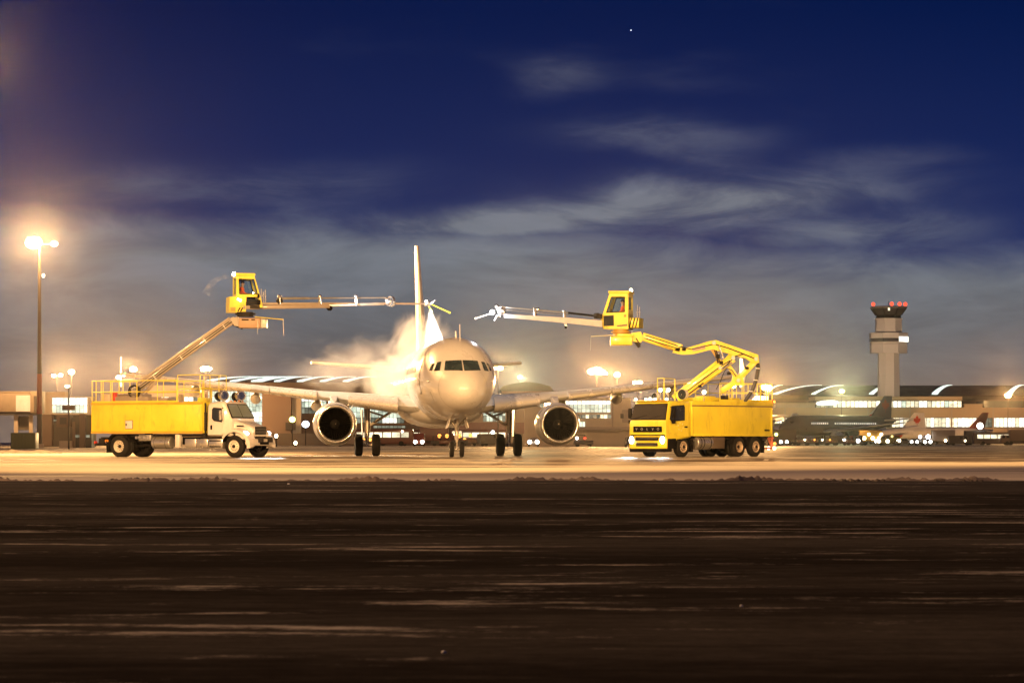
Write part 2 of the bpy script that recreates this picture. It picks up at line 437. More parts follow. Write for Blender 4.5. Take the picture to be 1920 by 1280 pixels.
clod(436, .12, .045, 'tiny rounded ice chunk just right of the pointed one on the taxiway edge', 60.8, 3)
clod(1588, .46, .075, 'dark lumpy ice mound on the taxiway edge nearest the control tower', 60.0, 4)
clod(1757, .16, .07, 'dark peaked ice lump on the taxiway edge at the far right', 60.0, 5)
clod(1800, .50, .05, 'long low ice mound right of the peaked lump on the taxiway edge', 60.0, 6)
clod(1640, .30, .03, 'flat ice crumble between the lumpy mound and the peaked lump', 60.0, 7)
for px, py, w, lb in ((832, 1228, .024, 'small pale snow lump lying alone on the dark foreground asphalt'),
                      (1390, 1140, .022, 'little bright snow chip on the dark asphalt below the yellow cab truck'),
                      (541, 908, .06, 'pale snow chip just on the dark side of the taxiway edge')):
    Y = CAMH * F / (py - CY)
    o = thing('snow_lump', lb, 'snow lump', (at(px, 0, Y).x, Y, .004), 0, 'loose snow lumps on the taxiway')
    g = G(); g.ball((0, 0, .008), w * .3, (1.2, 1, .8), 9, 6); g.ball((w * .25, .01, .006), w * .18, (1, 1, .8), 8, 5); g.done('lump', SNOWM, o)

# snow bank at the far left by the container
o = thing('snow_bank', 'long low snow bank in front of the dark green container at far left', 'snow bank', (at(40, 0, 205).x, 205, 0))
g = G(); secs = []; rng = random.Random(9)
for i in range(30):
    u = -3.2 + i * .2; hh = (.20 + .05 * math.sin(i * .6) + rng.uniform(-.04, .04)) * (1 - (abs(u + .3) / 3.4) ** 3 if abs(u + .3) < 3.4 else .02)
    secs.append([(u, -1.4, -.05), (u, -.8, max(.02, hh * .6 + rng.uniform(-.05, .05))), (u, -.2, max(.03, hh)), (u, .6, max(.02, hh * .7)), (u, 1.3, -.05)])
g.loft(secs); g.done('snow_heap', mat('dirty_snow', (.26, .22, .18), .85, 0, .45, 1.6, .8, 0, .5), o)

# ------------------------------------------------------------------ light masts
def mast(px, py_lamp, Y, label, lamps, r=.16, power=0.0, paint=None, lamp_r=.5, arm=1.2, m=None, name='light_mast', cat='light mast', col=SODC, grp='light masts around the apron', back=1.0):
    top = at(px, py_lamp, Y); H = top.z
    o = thing(name, label, cat, (top.x, Y, 0), 0, grp)
    g = G(); g.tube((0, 0, 0), (0, 0, H), r * 1.5, r * .7, 14); g.done('pole', m or POLEM, o)
    g = G(); g.tube((0, 0, -.02), (0, 0, .5), r * 2.6, r * 2.2, 14); g.done('base', CONC, o)
    if paint:
        z0, z1 = paint
        g = G(); g.tube((0, 0, z0), (0, 0, z1), r * 1.52, r * 1.3, 14); g.done('red_band', POLER, o)
    g = G()
    for dx, dz, s in lamps: g.bar((0, 0, H + min(0, dz) - .1), (dx, 0, H + dz), r * .5)
    g.done('arm', m or POLEM, o)
    for dx, dz, s in lamps:
        h = G(); h.box((dx, .08, H + dz + lamp_r * s * .55), (lamp_r * s * 1.5, lamp_r * s * 1.2, lamp_r * s * .35), .02)
        ho = h.done('lamp_head', STEEL, o)
        b = G(); b.ball((dx, -.05, H + dz), lamp_r * s, (1, .8, .75), 14, 9); b.done('bulb', m2(col), ho)
    if power:
        q = top + Vector((0, -lamp_r * 1.6, 0))
        point('mast_light', q, power * .15, col, lamp_r * .5)
        spot('mast_or_added_beam', q, q + Vector((0, -10, 2.2)), power * 13, col, 56, 1.0, lamp_r * .5)
        if back: spot('mast_or_added_beam', top + Vector((0, lamp_r * 1.6, 0)), top + Vector((2, 40, -1)), power * back, col, 130, .6, lamp_r * .5)
    return o
def m2(col): return L_SOD if col == SODC else (L_GREEN if col[1] > .95 else L_WARM)
# the big mast at the left: one huge flood cluster, one single lamp
PW = 1.0
o = mast(74, 457, 400, 'tall dark high mast at far left with a large blazing lamp cluster', [(-.75, .15, 1.05), (1.9, 0, .42)], .24, 1.4e5 * PW, (4.3, 9.4), 1.0)
g = G(); g.ball((.55, -.3, 21.9), .16, (1, 1, 1.4)); g.done('obstruction_lamp', L_WARM, o)
MASTS = [  # px, py, Y, lamps, power, lamp radius, label
    (106, 704, 620, [(-.55, 0, 1), (.8, .1, 1)], 3e4, .42, 'thin mast with two small lamps just right of the big mast'),
    (134, 697, 560, [(0, 0, 1)], 4.5e4, .55, 'single lamp pole above the glass walled gatehouse at far left'),
    (250, 692, 600, [(0, 0, 1)], 5e4, .68, 'single bright lamp pole directly behind the left truck railing'),
    (224, 707, 640, [(-.2, 0, .9), (.9, .5, .8)], 3e4, .5, 'low double lamp behind the rear railing of the white cab truck'),
    (386, 691, 600, [(-.4, 0, 1), (.5, 0, .9)], 5e4, .62, 'lamp pole over the terminal roof right of the rising tan boom'),
    (934, 690, 520, [(-.5, 0, .8), (.35, 0, 1)], 3.5e4, .42, 'twin lamp pole beside the right side of the airliner nose'),
    (975, 707, 700, [(0, 0, 1)], 4e4, .62, 'greenish lamp pole over the dark arched roof right of the nose'),
    (1119, 697, 560, [(-.9, .1, 1), (0, .3, 1.15), (.8, 0, .95), (1.7, -.3, .35)], 5e4, .72, 'broad blazing lamp cluster on a mast right of the airliner'),
    (1157, 702, 600, [(0, 0, 1)], 4e4, .58, 'single lamp pole immediately right of the broad lamp cluster'),
    (1195, 717, 640, [(-.45, 0, 1), (.5, 0, 1)], 3e4, .5, 'pair of lamps close above the right wing of the airliner'),
    (1438, 726, 560, [(-.3, 0, 1.1), (.5, -.05, .8)], 6e4, .62, 'bright lamp on a pole right behind the yellow truck rear railing'),
    (1374, 723, 620, [(0, 0, 1)], 4e4, .58, 'lamp pole seen between the folded yellow boom and the rear railing'),
    (1578, 733, 1085, [(0, 0, 1)], 6e4, 1.0, 'lamp pole with a greenish glow left of the control tower'),
    (1890, 741, 1085, [(0, 0, 1)], 6e4, 1.1, 'reddish lamp pole in front of the terminal at the far right'),
]
for px, py, Y, lamps, pw, lr, lb in MASTS:
    gy = (px in (975, 1578))
    mast(px, py, Y, lb, lamps, .085, pw * PW, None, lr, 1, None, back=.38 if Y > 900 else .45, col=(1.0, .96, .5) if gy else SODC)
spot('mast_or_added_beam', at(1438, 726, 561), at(1735, 800, 985), 5.0e6, SODC, 4.6, .6, .5)  # extra narrow beam, added at this mast to brighten the red leaf tail
spot('mast_or_added_beam', at(1578, 733, 1087), at(1666, 640, 1196), 3.4e5, (1.0, .70, .46), 26, .6, .5)  # added beam that lightens the control tower, beyond the mast's own lamp
# the mast whose lamp stands just outside the picture's left edge and glares into it
point('apron_floodlight', (-32.0, 190, 23.5), 1.3e5, SODC, .5)

# ------------------------------------------------------------------ sign post at the left
P0 = at(129, 800, 330)
o = thing('sign_post', 'thin dark post carrying a small lamp and a brown board, left of the truck', 'sign post', (P0.x, 330, 0))
k = 330 / F
g = G(); g.tube((0, 0, 0), (0, 0, CAMH + (CY - 724) * k), .10, .07); g.done('pole', CHAS, o)
g = G(); g.box((0, -.14, CAMH + (CY - 764) * k), (1.35, .1, .55), .02); g.done('board', BROWN, o)
g = G(); g.ball((-.15, 0, CAMH + (CY - 724) * k), .2, (1.3, 1, .7)); g.done('lamp', L_WARM, o)

# ------------------------------------------------------------------ buildings
def building(name, label, cat, px0, px1, Y, grp=None):
    x0, x1 = at(px0, 0, Y).x, at(px1, 0, Y).x
    o = thing(name, label, cat, ((x0 + x1) / 2, Y, 0), 0, grp)
    o['_Y'] = Y
    return o
class B:
    """boxes, strips of panes and so on given by their outline in the photograph on a front at distance Y"""
    def __init__(s, o, Y): s.o = o; s.Y = Y; s.cx = o.location.x
    def x(s, px): return (px - CX) * s.Y / F - s.cx
    def z(s, py): return max(0.0, CAMH + (CY - py) * s.Y / F)
    def wall(s, px0, px1, py0, py1, depth, m, name='wall', dy=0.0, bev=0):
        g = G(); x0, x1, z1, z0 = s.x(px0), s.x(px1), s.z(py0), s.z(py1)
        g.box(((x0 + x1) / 2, dy + depth / 2, (z0 + z1) / 2), (x1 - x0, depth, z1 - z0), bev); return g.done(name, m, s.o)
    def panes(s, px0, px1, py0, py1, n, m, rows=1, dy=-.12, gap=.12, fm=None, pick=None, name='window'):
        x0, x1, z1, z0 = s.x(px0), s.x(px1), s.z(py0), s.z(py1)
        w = (x1 - x0) / n; h = (z1 - z0) / rows
        me = None
        fr = s.wall(px0, px1, py0, py1, .1, fm or DARKW, 'window_frame', dy + .06)
        for r in range(rows):
            for i in range(n):
                mm = m if pick is None else pick(i, r)
                if mm is None: continue
                c = (x0 + w * (i + .5), dy, z0 + h * (r + .5))
                key = (mm.name,)
                if me is None: me = {}
                if key not in me:
                    g = G(); g.box((0, 0, 0), (w * (1 - gap), .06, h * (1 - gap * (.6 if rows > 1 else .35))), 0)
                    ob = g.done(name, mm, fr, c, 0); me[key] = ob.data
                else: inst(name, me[key], fr, c)
        return fr

# far left: boarding bridge, gatehouse with a glazed upper floor, low clutter
o = building('boarding_bridge', 'beige boarding bridge tube on dark legs at the far left edge', 'boarding bridge', -30, 78, 420); b = B(o, 420)
b.wall(-40, 56, 737, 772, 3.2, mat('bridge_panel', (.20, .16, .125), .7), 'tunnel', 0, .12); b.wall(30, 58, 741, 771, .1, mat('pale_panel', (.42, .46, .52), .6), 'side_panel', -.1)
b.wall(57, 78, 733, 774, 3.6, mat('bridge_panel', (.20, .16, .125), .7), 'rotunda', -.2, .1); b.wall(64, 72, 742, 772, .1, DARKW, 'door', -.3)
b.wall(-40, 70, 772.5, 778, 2.6, DARKW, 'floor_beam', .3)
for px in (-20, 27, 55): b.wall(px - 3, px + 4, 778, 840, .6, CONC, 'leg', 1.0)
b.wall(30, 52, 779, 806, .8, DARKW, 'drive_column', 1.7)
b.wall(-30, 60, 733, 736.5, 2.8, mat('bridge_panel', (.20, .16, .125), .7), 'roof_cap', .2)
o = building('storage_container', 'dark green metal container standing under the boarding bridge', 'container', 20, 66, 330); b = B(o, 330)
b.wall(20, 66, 811, 841, 2.4, GREENP, 'body', 0, .03)
for i in range(7): b.wall(21 + i * 6.4, 25 + i * 6.4, 812.5, 839, .05, GREENP, 'panel', -.05)
o = building('gatehouse', 'pale gatehouse with a brightly lit upper glass band behind the big mast', 'gatehouse', 76, 168, 470); b = B(o, 470)
b.wall(78, 168, 743, 777, 8, BEIGE); b.wall(84, 120, 734, 743, 5, BEIGE, 'roof_house', 1); b.wall(76, 96, 770, 836, 5, BROWN, 'side_wing', .5)
b.wall(78, 168, 777.2, 838, 5, DARKW, 'lower_floor', 2.5)
b.panes(98, 164, 745, 774, 9, WINB, 2, -.1, .1, None, lambda i, r: WINB if r else (WING if (i % 4) else WIN))
b.panes(78, 108, 786, 789, 4, WIND, 1, 2.3)
o = building('equipment_shed', 'dark boxy equipment shed between the gatehouse and the left truck', 'shed', 106, 172, 400); b = B(o, 400)
b.wall(106, 132, 778, 800, 2.5, BROWN, 'upper_box'); b.wall(134, 171, 783, 839, 3, DARKW, 'wall', .4); b.wall(112, 136, 826, 842, 2, BEIGE, 'plinth', -.5)
b.wall(112, 125, 782, 795, .1, DARKW, 'window', -.08); b.wall(136, 141, 790, 838, .3, BROWN, 'pillar', -.1); b.wall(150, 160, 776, 839, 1.4, BROWN, 'duct', -.6)
b.panes(140, 168, 815, 820, 4, WIND, 1, .25)

# the left terminal with slanting roof skylights
def curved_roof(o, Y, px0, px1, pye, pyr, depth, strips, m=ROOFM, wmul=1.0, name='roof'):
    """a roof that swells from its eave up to the ridge behind, with lit strips laid over it on a slant"""
    b = B(o, Y); N = 12
    ze = b.z(pye); rise = (pye - pyr) * (Y + depth) / F + depth * (CY - pye) / F
    def P(u, x, off=0.0):
        return (x, depth * u, ze + rise * math.sin(u * math.pi / 2) ** .9 + off)
    g = G(); rows = [[g.v(P(i / N, b.x(px))) for px in (px0, px1)] for i in range(N + 1)]
    for A, C in zip(rows, rows[1:]): g.f((A[0], A[1], C[1], C[0]))
    x0, x1 = b.x(px0), b.x(px1)
    back = [g.v((x0, depth, ze - 2)), g.v((x1, depth, ze - 2))]; front = [g.v((x0, 0, ze - 2)), g.v((x1, 0, ze - 2))]
    g.f((rows[-1][0], rows[-1][1], back[1], back[0])); g.f((rows[0][1], rows[0][0], front[0], front[1]))
    g.f([r[0] for r in rows] + [back[0], front[0]]); g.f([r[1] for r in reversed(rows)] + [front[1], back[1]])
    rf = g.done(name, m, o)
    for (pa, pb, wa, wb) in strips:
        g = G(); secs = []
        for i in range(N + 1):
            u = .04 + .94 * i / N; x = b.x(pa + (pb - pa) * i / N); w = (wa + (wb - wa) * (i / N) ** .7) * Y / F * wmul
            p = P(u, x); q = P(u, x + w * 2.2)
            secs.append([(p[0], p[1], p[2] + .02), (q[0], q[1], q[2] + .02), (q[0], q[1] - .02, q[2] + .02 + w * .55), (p[0], p[1] - .02, p[2] + .02 + w * .55)])
        g.loft(secs); g.done('skylight', SKYL, rf)
    return rf
o = building('terminal_hall', 'brown terminal hall with seven slanting bright skylights behind the left wing', 'terminal', 380, 760, 620); b = B(o, 620)
b.wall(375, 770, 717.5, 838, 30, BROWN, 'wall', .2)
curved_roof(o, 620, 378, 765, 717, 707, 26, [(392 + i * 44 - max(0, 2 - i) * 6, 462 + i * 40, 5.2, 2.2) for i in range(3)] + [(470 + (i - 2) * 43, 522 + (i - 2) * 43, 5.0, 2.0) for i in range(2, 7)], mat('terminal_roof', (.085, .062, .055), .6, .1, .1, .15))
b.panes(390, 492, 733, 791, 17, WING, 6, -.1, .10, mat('frame_dark', (.11, .10, .085), .5), lambda i, r: WINB if r in (0, 1) and i > 3 else WING)
b.panes(468, 491, 791, 803, 4, WING, 1, -.2)
b.wall(494, 548, 735, 836, 3.5, mat('taupe_cladding', (.20, .135, .105), .75, 0, .06, .2), 'stair_block', -3.5); b.wall(549, 566, 730, 836, 2.5, BEIGE, 'column', -2.5)
b.panes(565, 612, 741, 775, 7, WING, 3, -.12, .12, None, lambda i, r: WINB if r == 2 else (WING if r else WIND))
b.panes(655, 758, 752, 793, 15, WING, 4, -.12, .10, None, lambda i, r: (WINB, WING, WING, WIND)[r] if r else (WINB if 8 < i < 13 else WIND))
b.panes(280, 372, 744, 757, 10, WINB, 1, 0, .12, None, lambda i, r: WINB if i in (2, 3, 6, 7, 8) else WIND)
b.wall(276, 378, 722, 836, 12, CONC, 'low_wing', .3)
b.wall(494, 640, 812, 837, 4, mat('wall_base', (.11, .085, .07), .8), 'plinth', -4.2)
b.wall(538, 556, 792, 806, .5, DARKW, 'kiosk', -4.0)
for px, py, r, m_, lb in ((548, 786, .62, L_GREEN, 'hazy yellow green lamp on the terminal wall left of the left engine'),
                        (573, 795, .72, L_BLUE, 'hazy bluish white lamp on the terminal wall left of the left engine'),):
    c = at(px, py, 610)
    oo = thing('wall_lamp', lb, 'wall lamp', (c.x, 610.0, 0)); g = G(); g.tube((0, 0, 0), (0, 0, c.z - r), .09, .07); g.done('post', CHAS, oo)
    g = G(); g.ball((0, 0, c.z), r, (1, .6, .9)); g.done('bulb', m_, oo)
for px, py, m_, lb in ((518, 817, L_WARM, 'small low white lamp on a bollard behind the white truck bonnet'), (554, 830, L_WARM, 'small round lamp low above the snow left of the left engine')):
    c = at(px, py, 480); oo = thing('bollard_lamp', lb, 'bollard lamp', (c.x, 480, 0), 0, 'bollard lamps'); g = G(); g.tube((0, 0, 0), (0, 0, max(.2, c.z - .2)), .12, .1); g.done('post', CHAS, oo)
    g = G(); g.ball((0, 0, c.z), .32, (.8, .6, 1)); g.done('bulb', m_, oo)

# the hangar with the low arched roof and the pale building right of the nose
o = building('arched_hangar', 'dark red brown hangar with low arched roof right of the airliner nose', 'hangar', 940, 1034, 640); b = B(o, 640)
b.wall(940, 1034, 731, 836, 14, mat('rusty_cladding', (.18, .075, .06), .75, 0, .1, .3), 'wall')
g = G(); secs = []
for i in range(17):
    px = 936 + i * (1038 - 936) / 16; py = 730 - 14 * math.sin(math.pi * (.12 + .76 * i / 16)) ** 1.2 + (6 if i in (0, 16) else 0)
    secs.append([(b.x(px), -.6, b.z(733)), (b.x(px), 15, b.z(733)), (b.x(px), 15, b.z(py)), (b.x(px), -.6, b.z(py))])
g.loft(secs); g.done('roof', ROOFM, o)
o = building('pale_office', 'pale two storey building with a bright glass band between airliner and yellow truck', 'office building', 984, 1184, 520); b = B(o, 520)
b.wall(984, 1183, 748, 838, 16, BEIGE); b.wall(984, 1183, 745.5, 748, 16.4, CONC, 'parapet', -.2)
b.panes(1052, 1145, 751, 773, 12, WING, 3, -.12, .10, None, lambda i, r: WINB if r == 2 else WING, 'window')
b.panes(1084, 1146, 777, 784, 9, WIND, 1, -.12, .12, None, lambda i, r: WIN if i in (2, 6, 7) else WIND)
b.panes(1086, 1097, 790, 800, 2, WING, 1, -.12)
b.panes(1012, 1028, 755, 764, 4, WIND, 1, -.12)
b.wall(1147, 1150, 750, 800, .1, CONC, 'joint_strip', -.1); b.wall(1166, 1181, 768, 792, .6, CONC, 'bay', -.6); b.wall(1163, 1169, 775, 784, .1, DARKW, 'vent', -.72)
b.wall(1048, 1184, 800, 806, 2.4, CONC, 'canopy', -2.4)
b.panes(930, 960, 758, 778, 4, WING, 2, -.12) if False else None
o = building('glazed_annex', 'low annex with greenish lit glass seen behind the right main landing gear', 'annex', 884, 984, 600); b = B(o, 600)
b.wall(884, 983, 752, 836, 8, CONC); b.panes(906, 948, 758, 790, 7, WING, 3, -.12, .1, None, lambda i, r: WING if (i + r) % 3 else WIND)
b.wall(860, 983, 792, 812, 3, mat('dusky_band', (.20, .12, .11), .8), 'fascia', -3.0)
b.wall(905, 941, 814, 828, .4, mat('pale_cyan_panel', (.35, .52, .52), .5), 'shutter', -3.3)
o = building('low_warehouse', 'long dim warehouse behind the airliner undercarriage', 'warehouse', 640, 884, 600); b = B(o, 600)
b.wall(612, 883, 796, 836, 8, mat('dim_warehouse', (.10, .075, .062), .8, 0, .15, .2))
for i in range(9): b.wall(620 + i * 29, 638 + i * 29, 805, 826, .15, mat('roller_door', (.11, .085, .075), .7), 'door', -.15)
b.panes(700, 760, 798, 802, 8, WIND, 1, -.12)

# right: the big terminal with its swelling dark roof, the pier in front and the concourse wing
o = building('main_terminal', 'large terminal with a swelling dark roof and curved white skylights behind the tower', 'terminal', 1440, 2010, 1350); b = B(o, 1350)
b.wall(1440, 2010, 740, 836, 60, mat('terminal_mass', (.11, .08, .07), .75, 0, .1, .05), 'wall', 1)
curved_roof(o, 1350, 1436, 2020, 741, 722.5, 42, [(1432, 1480, 3.2, 1.6), (1450, 1555, 3.6, 1.8), (1522, 1598, 3.2, 1.2), (1630, 1690, 4.0, 2.0), (1748, 1806, 5.0, 2.2), (1888, 1945, 5.0, 2.2)])
o = building('terminal_pier', 'long pale terminal pier with two lit window bands right of the yellow truck', 'pier', 1455, 1990, 1120); b = B(o, 1120)
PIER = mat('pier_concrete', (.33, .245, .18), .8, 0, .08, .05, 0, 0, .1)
b.wall(1528, 1804, 743, 750, 24, PIER, 'fascia', -.6); b.wall(1528, 1804, 750, 764, 22, DARKW, 'upper_storey', 0)
b.panes(1530, 1803, 751.5, 763.5, 34, WIN, 1, -.15, .14, None, lambda i, r: (WINB if i in (9, 10, 11, 14, 15, 18, 19, 24, 25) else WIN if i % 5 else WING) if i > 3 else WIND)
b.wall(1450, 1990, 764, 783, 26, PIER, 'middle_band', -1.0); b.wall(1808, 1842, 757, 764, 20, PIER, 'roof_house', 0)
b.wall(1455, 1528, 755, 764, 20, CONC, 'left_block', 0); b.wall(1845, 1990, 751, 764, 18, mat('teal_glass', (.05, .075, .07), .2), 'clerestory', .5)
b.wall(1450, 1990, 783, 802, 22, DARKW, 'lower_storey', 0)
b.panes(1452, 1640, 783.5, 793.5, 40, WIN, 1, -.15, .16, None, lambda i, r: WINB if i % 3 else WIN)
b.panes(1672, 1990, 783, 800.5, 44, WIN, 1, -.15, .12, None, lambda i, r: WIN if i < 16 and i % 4 != 2 else (WIND if i in (22, 23, 24, 25) else WINB if i % 4 else WIN))
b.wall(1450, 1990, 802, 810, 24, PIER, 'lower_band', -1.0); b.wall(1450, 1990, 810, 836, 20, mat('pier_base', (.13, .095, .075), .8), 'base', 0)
b.panes(1738, 1880, 810.5, 822, 20, WIND, 1, -.15, .14, None, lambda i, r: (WIN, WING, WIND, WIND)[i % 4])
g = G(); c = b.x(1551), b.z(755); g.b.verts.ensure_lookup_table()
secs = []
for i in range(21):
    a = -1 + i / 10; w = math.sqrt(max(.0, 1 - a * a)) * .9 + .02
    secs.append([(c[0] + a * 4.1, -.4, c[1] - w + a * .25), (c[0] + a * 4.1, -.1, c[1] - w + a * .25), (c[0] + a * 4.1, -.1, c[1] + w + a * .25), (c[0] + a * 4.1, -.4, c[1] + w + a * .25)])
g.loft(secs); g.done('oval_light_panel', WINB, o)
for i in range(7): b.wall(1470 + i * 78, 1473 + i * 78, 764, 836, 1.0, CONC, 'pilaster', -1.3)

# the control tower
TY = 1200; tk = TY / F; tc = at(1666, 0, TY).x
def tz(py): return CAMH + (CY - py) * tk
o = thing('control_tower', 'tall concrete airport control tower with a flared dark cab and red lamps', 'control tower', (tc, TY, 0))
TCON = mat('tower_concrete', (.46, .40, .35), .8, 0, .05, .06, .05, 0, .1)
def octa(r, n=8, ph=math.pi / 8): return [(r * math.cos(ph + 2 * math.pi * k / n), r * math.sin(ph + 2 * math.pi * k / n)) for k in range(n)]
def stack(prof, n=8, ph=math.pi / 8):
    g = G(); g.loft([[(x, y, tz(py)) for x, y in octa(r * tk, n, ph)] for py, r in prof]); return g
def part(name, prof, m, n=8, ph=math.pi / 8, parent=None): return stack(prof, n, ph).done(name, m, parent or o, None, 25)
part('shaft', [(838, 22.5), (742, 21.5), (662, 20.5)], TCON)
part('office_drum', [(662, 36), (646, 36.5), (645, 35), (643.5, 35), (642, 37.5), (624.5, 37.5), (624, 36)], TCON)
part('upper_drum', [(624, 26), (600, 25.5), (599, 27), (597, 27)], TCON)
part('cab_base', [(597, 24), (591, 24)], BLACK)
part('cab_glass', [(591, 25), (578.5, 34)], mat('tower_glass', (.035, .03, .03), .12, 0, .1, .2))
part('cab_roof', [(578.5, 35.5), (575.5, 36), (574.5, 33)], mat('tower_roof', (.10, .075, .065), .7))
part('band_window', [(641, 37.9), (634.5, 37.9)], mat('tower_band', (.03, .026, .024), .2))
for k in range(8):      # mullions of the flared cab
    a = math.pi / 8 + 2 * math.pi * k / 8
    g = G(); g.bar((25.3 * tk * math.cos(a), 25.3 * tk * math.sin(a), tz(591)), (34.3 * tk * math.cos(a), 34.3 * tk * math.sin(a), tz(578.5)), .28); g.done('mullion', BLACK, o)
# the lit office windows on the drum's right-hand front facet
for k, m_ in ((6, WINB), ):
    r = 38.1 * tk
    v0, v1 = [Vector((r * math.cos(a), r * math.sin(a), 0)) for a in (math.pi / 8 + 2 * math.pi * k / 8, math.pi / 8 + 2 * math.pi * (k + 1) / 8)]
    for i in range(4):
        p, q = v0.lerp(v1, .03 + i * .245), v0.lerp(v1, .03 + i * .245 + .225)
        nrm = ((p + q) / 2).normalized() * .12
        g = G(); g.prism([p + Vector((0, 0, tz(641.5))), q + Vector((0, 0, tz(641.5))), q + Vector((0, 0, tz(631.5))), p + Vector((0, 0, tz(631.5)))], nrm); g.done('lit_window', WINB, o)
g = G(); g.box((-3.2 * tk, -33.4 * tk, tz(581)), (3.5 * tk, .3, 5 * tk)); g.done('console_light', WIN, o)
g = G(); g.tube((0, 0, tz(575)), (0, 0, tz(563)), .25, .08, 8); g.tube((6 * tk, 0, tz(575)), (6 * tk, 0, tz(568)), .12, .06, 8); g.done('antenna', STEEL, o)
for dx in (-30, 3, 18, 30):
    yy = -math.sqrt(max(0, 34 ** 2 - dx ** 2)) * .75 * tk
    g = G(); g.tube((dx * tk, yy, tz(575)), (dx * tk, yy, tz(573.6)), .25, .25, 8); po = g.done('lamp_post', STEEL, o)
    g = G(); g.ball((dx * tk, yy, tz(573.2) + .5), .72, (1, 1, 1.05), 12, 8); g.done('red_lamp', L_RED, po)

# a planet or star standing in the sky
o = thing('star', 'single bright white star high in the dark blue sky', 'star', tuple(at(1183, 57, 9000)))
g = G(); g.ball((0, 0, 0), 1.5, (1, 1, 1), 12, 8); g.done('disc', glow('star_light', (.9, .95, 1.0), 3.0), o)
# ================================================================== THE AIRLINER
def airfoil(n=9, t=.12):
    """closed section, chord 0..1 from leading to trailing edge: upper side back to front, then the lower side"""
    xs = [(1 - math.cos(math.pi * i / n)) / 2 for i in range(n + 1)]
    y = lambda x: 5 * t * (.2969 * math.sqrt(x) - .126 * x - .3516 * x * x + .2843 * x ** 3 - .1036 * x ** 4)
    cam_ = lambda x: .02 * math.sin(math.pi * x)
    up = [(x, cam_(x) + y(x) + .0008) for x in reversed(xs)]
    lo = [(x, cam_(x) - y(x) * .85 - .0008) for x in xs[1:]]
    return up + lo
def wing_secs(stations, tfun, frac=None, puff=0.0, vertical=False):
    """stations: (span, leading edge s, chord, z).  Local frame: x = -s, y = span, z up"""
    out = []
    for i, (y, s, c, z) in enumerate(stations):
        sec = []
        for (u, w) in airfoil(9, tfun(i)):
            if frac: u, w = u * frac, w * (1 if u < .5 else 1)
            p = (-(s + u * c), y, z + w * c)
            sec.append(p if not vertical else (p[0], (w * c), y))
        out.append(sec)
    return out
FUS = [  # s, top, bottom, half width about the fuselage axis
    (0.0, -.56, -.66, .05), (.06, -.38, -.86, .24), (.18, -.22, -1.03, .42), (.45, .06, -1.25, .70), (.85, .34, -1.46, .97), (1.3, .58, -1.62, 1.18),
    (1.75, .80, -1.73, 1.35), (2.2, 1.10, -1.82, 1.49), (2.7, 1.42, -1.89, 1.61), (3.2, 1.66, -1.95, 1.71), (3.9, 1.86, -2.0, 1.81), (4.8, 1.98, -2.04, 1.90),
    (5.8, 2.05, -2.065, 1.95), (7.0, 2.07, -2.07, 1.975), (10, 2.07, -2.07, 1.975), (16, 2.07, -2.07, 1.975), (22, 2.07, -2.07, 1.975), (25.5, 2.07, -1.98, 1.975),
    (28, 2.06, -1.62, 1.88), (30.5, 2.02, -1.08, 1.62), (33, 1.92, -.45, 1.20), (35, 1.78, .10, .78), (36.6, 1.58, .58, .42), (37.4, 1.40, .88, .18)]
def fus_at(s, T=FUS):
    for a, b_ in zip(T, T[1:]):
        if s <= b_[0]:
            k = (s - a[0]) / (b_[0] - a[0]); return [a[i] + (b_[i] - a[i]) * k for i in (1, 2, 3)]
    return list(T[-1][1:])
def fus_loft(T, axis_z, n=44, sub=True):
    secs = []
    ss = []
    for a, b_ in zip(T, T[1:]):
        m = 2 if (b_[0] - a[0]) < 3 else 3
        for i in range(m): ss.append(a[0] + (b_[0] - a[0]) * i / m)
    ss.append(T[-1][0])
    for s in ss:
        t, bt, w = fus_at(s, T); zc, h = (t + bt) / 2, (t - bt) / 2
        secs.append([(-s, w * math.cos(2 * math.pi * k / n), axis_z + zc + h * math.sin(2 * math.pi * k / n)) for k in range(n)])
    return secs
AX = 3.88
def fus_s(y, z):
    """how far back from the nose the skin lies at lateral y and height z (about the axis)"""
    lo, hi = 0.0, 9.0
    for _ in range(40):
        m = (lo + hi) / 2; t, bt, w = fus_at(m); zc, h = (t + bt) / 2, (t - bt) / 2
        if (y / w) ** 2 + ((z - zc) / h) ** 2 < 1: hi = m
        else: lo = m
    return hi
def nose_patch(corners, off, n=6, m=4):
    """a pane bent to the nose skin: corners (y, z) clockwise, lifted off by off"""
    A, Bc, C, D = corners; g = G(); grid = []
    for i in range(n + 1):
        row = []
        for j in range(m + 1):
            u, v = i / n, j / m
            y = (A[0] * (1 - u) + Bc[0] * u) * (1 - v) + (D[0] * (1 - u) + C[0] * u) * v
            z = (A[1] * (1 - u) + Bc[1] * u) * (1 - v) + (D[1] * (1 - u) + C[1] * u) * v
            s = fus_s(y, z); t, bt, w = fus_at(s); zc, h = (t + bt) / 2, (t - bt) / 2
            nrm = Vector((.55, y / (w * w), (z - zc) / (h * h))).normalized() * off
            row.append(g.v(Vector((-s, y, AX + z)) + nrm))
        grid.append(row)
    for a, b_ in zip(grid, grid[1:]):
        for j in range(m): g.f((a[j], a[j + 1], b_[j + 1], b_[j]))
    return g
PLANE = thing('airliner', 'large white twin engine airliner standing nose on while being deiced', 'airliner', (-2.25, 150, 0), R(-84.5))
PL = PLANE
g = G(); g.loft(fus_loft(FUS, AX)); body = g.done('fuselage', SKIN, PL, None, 60)
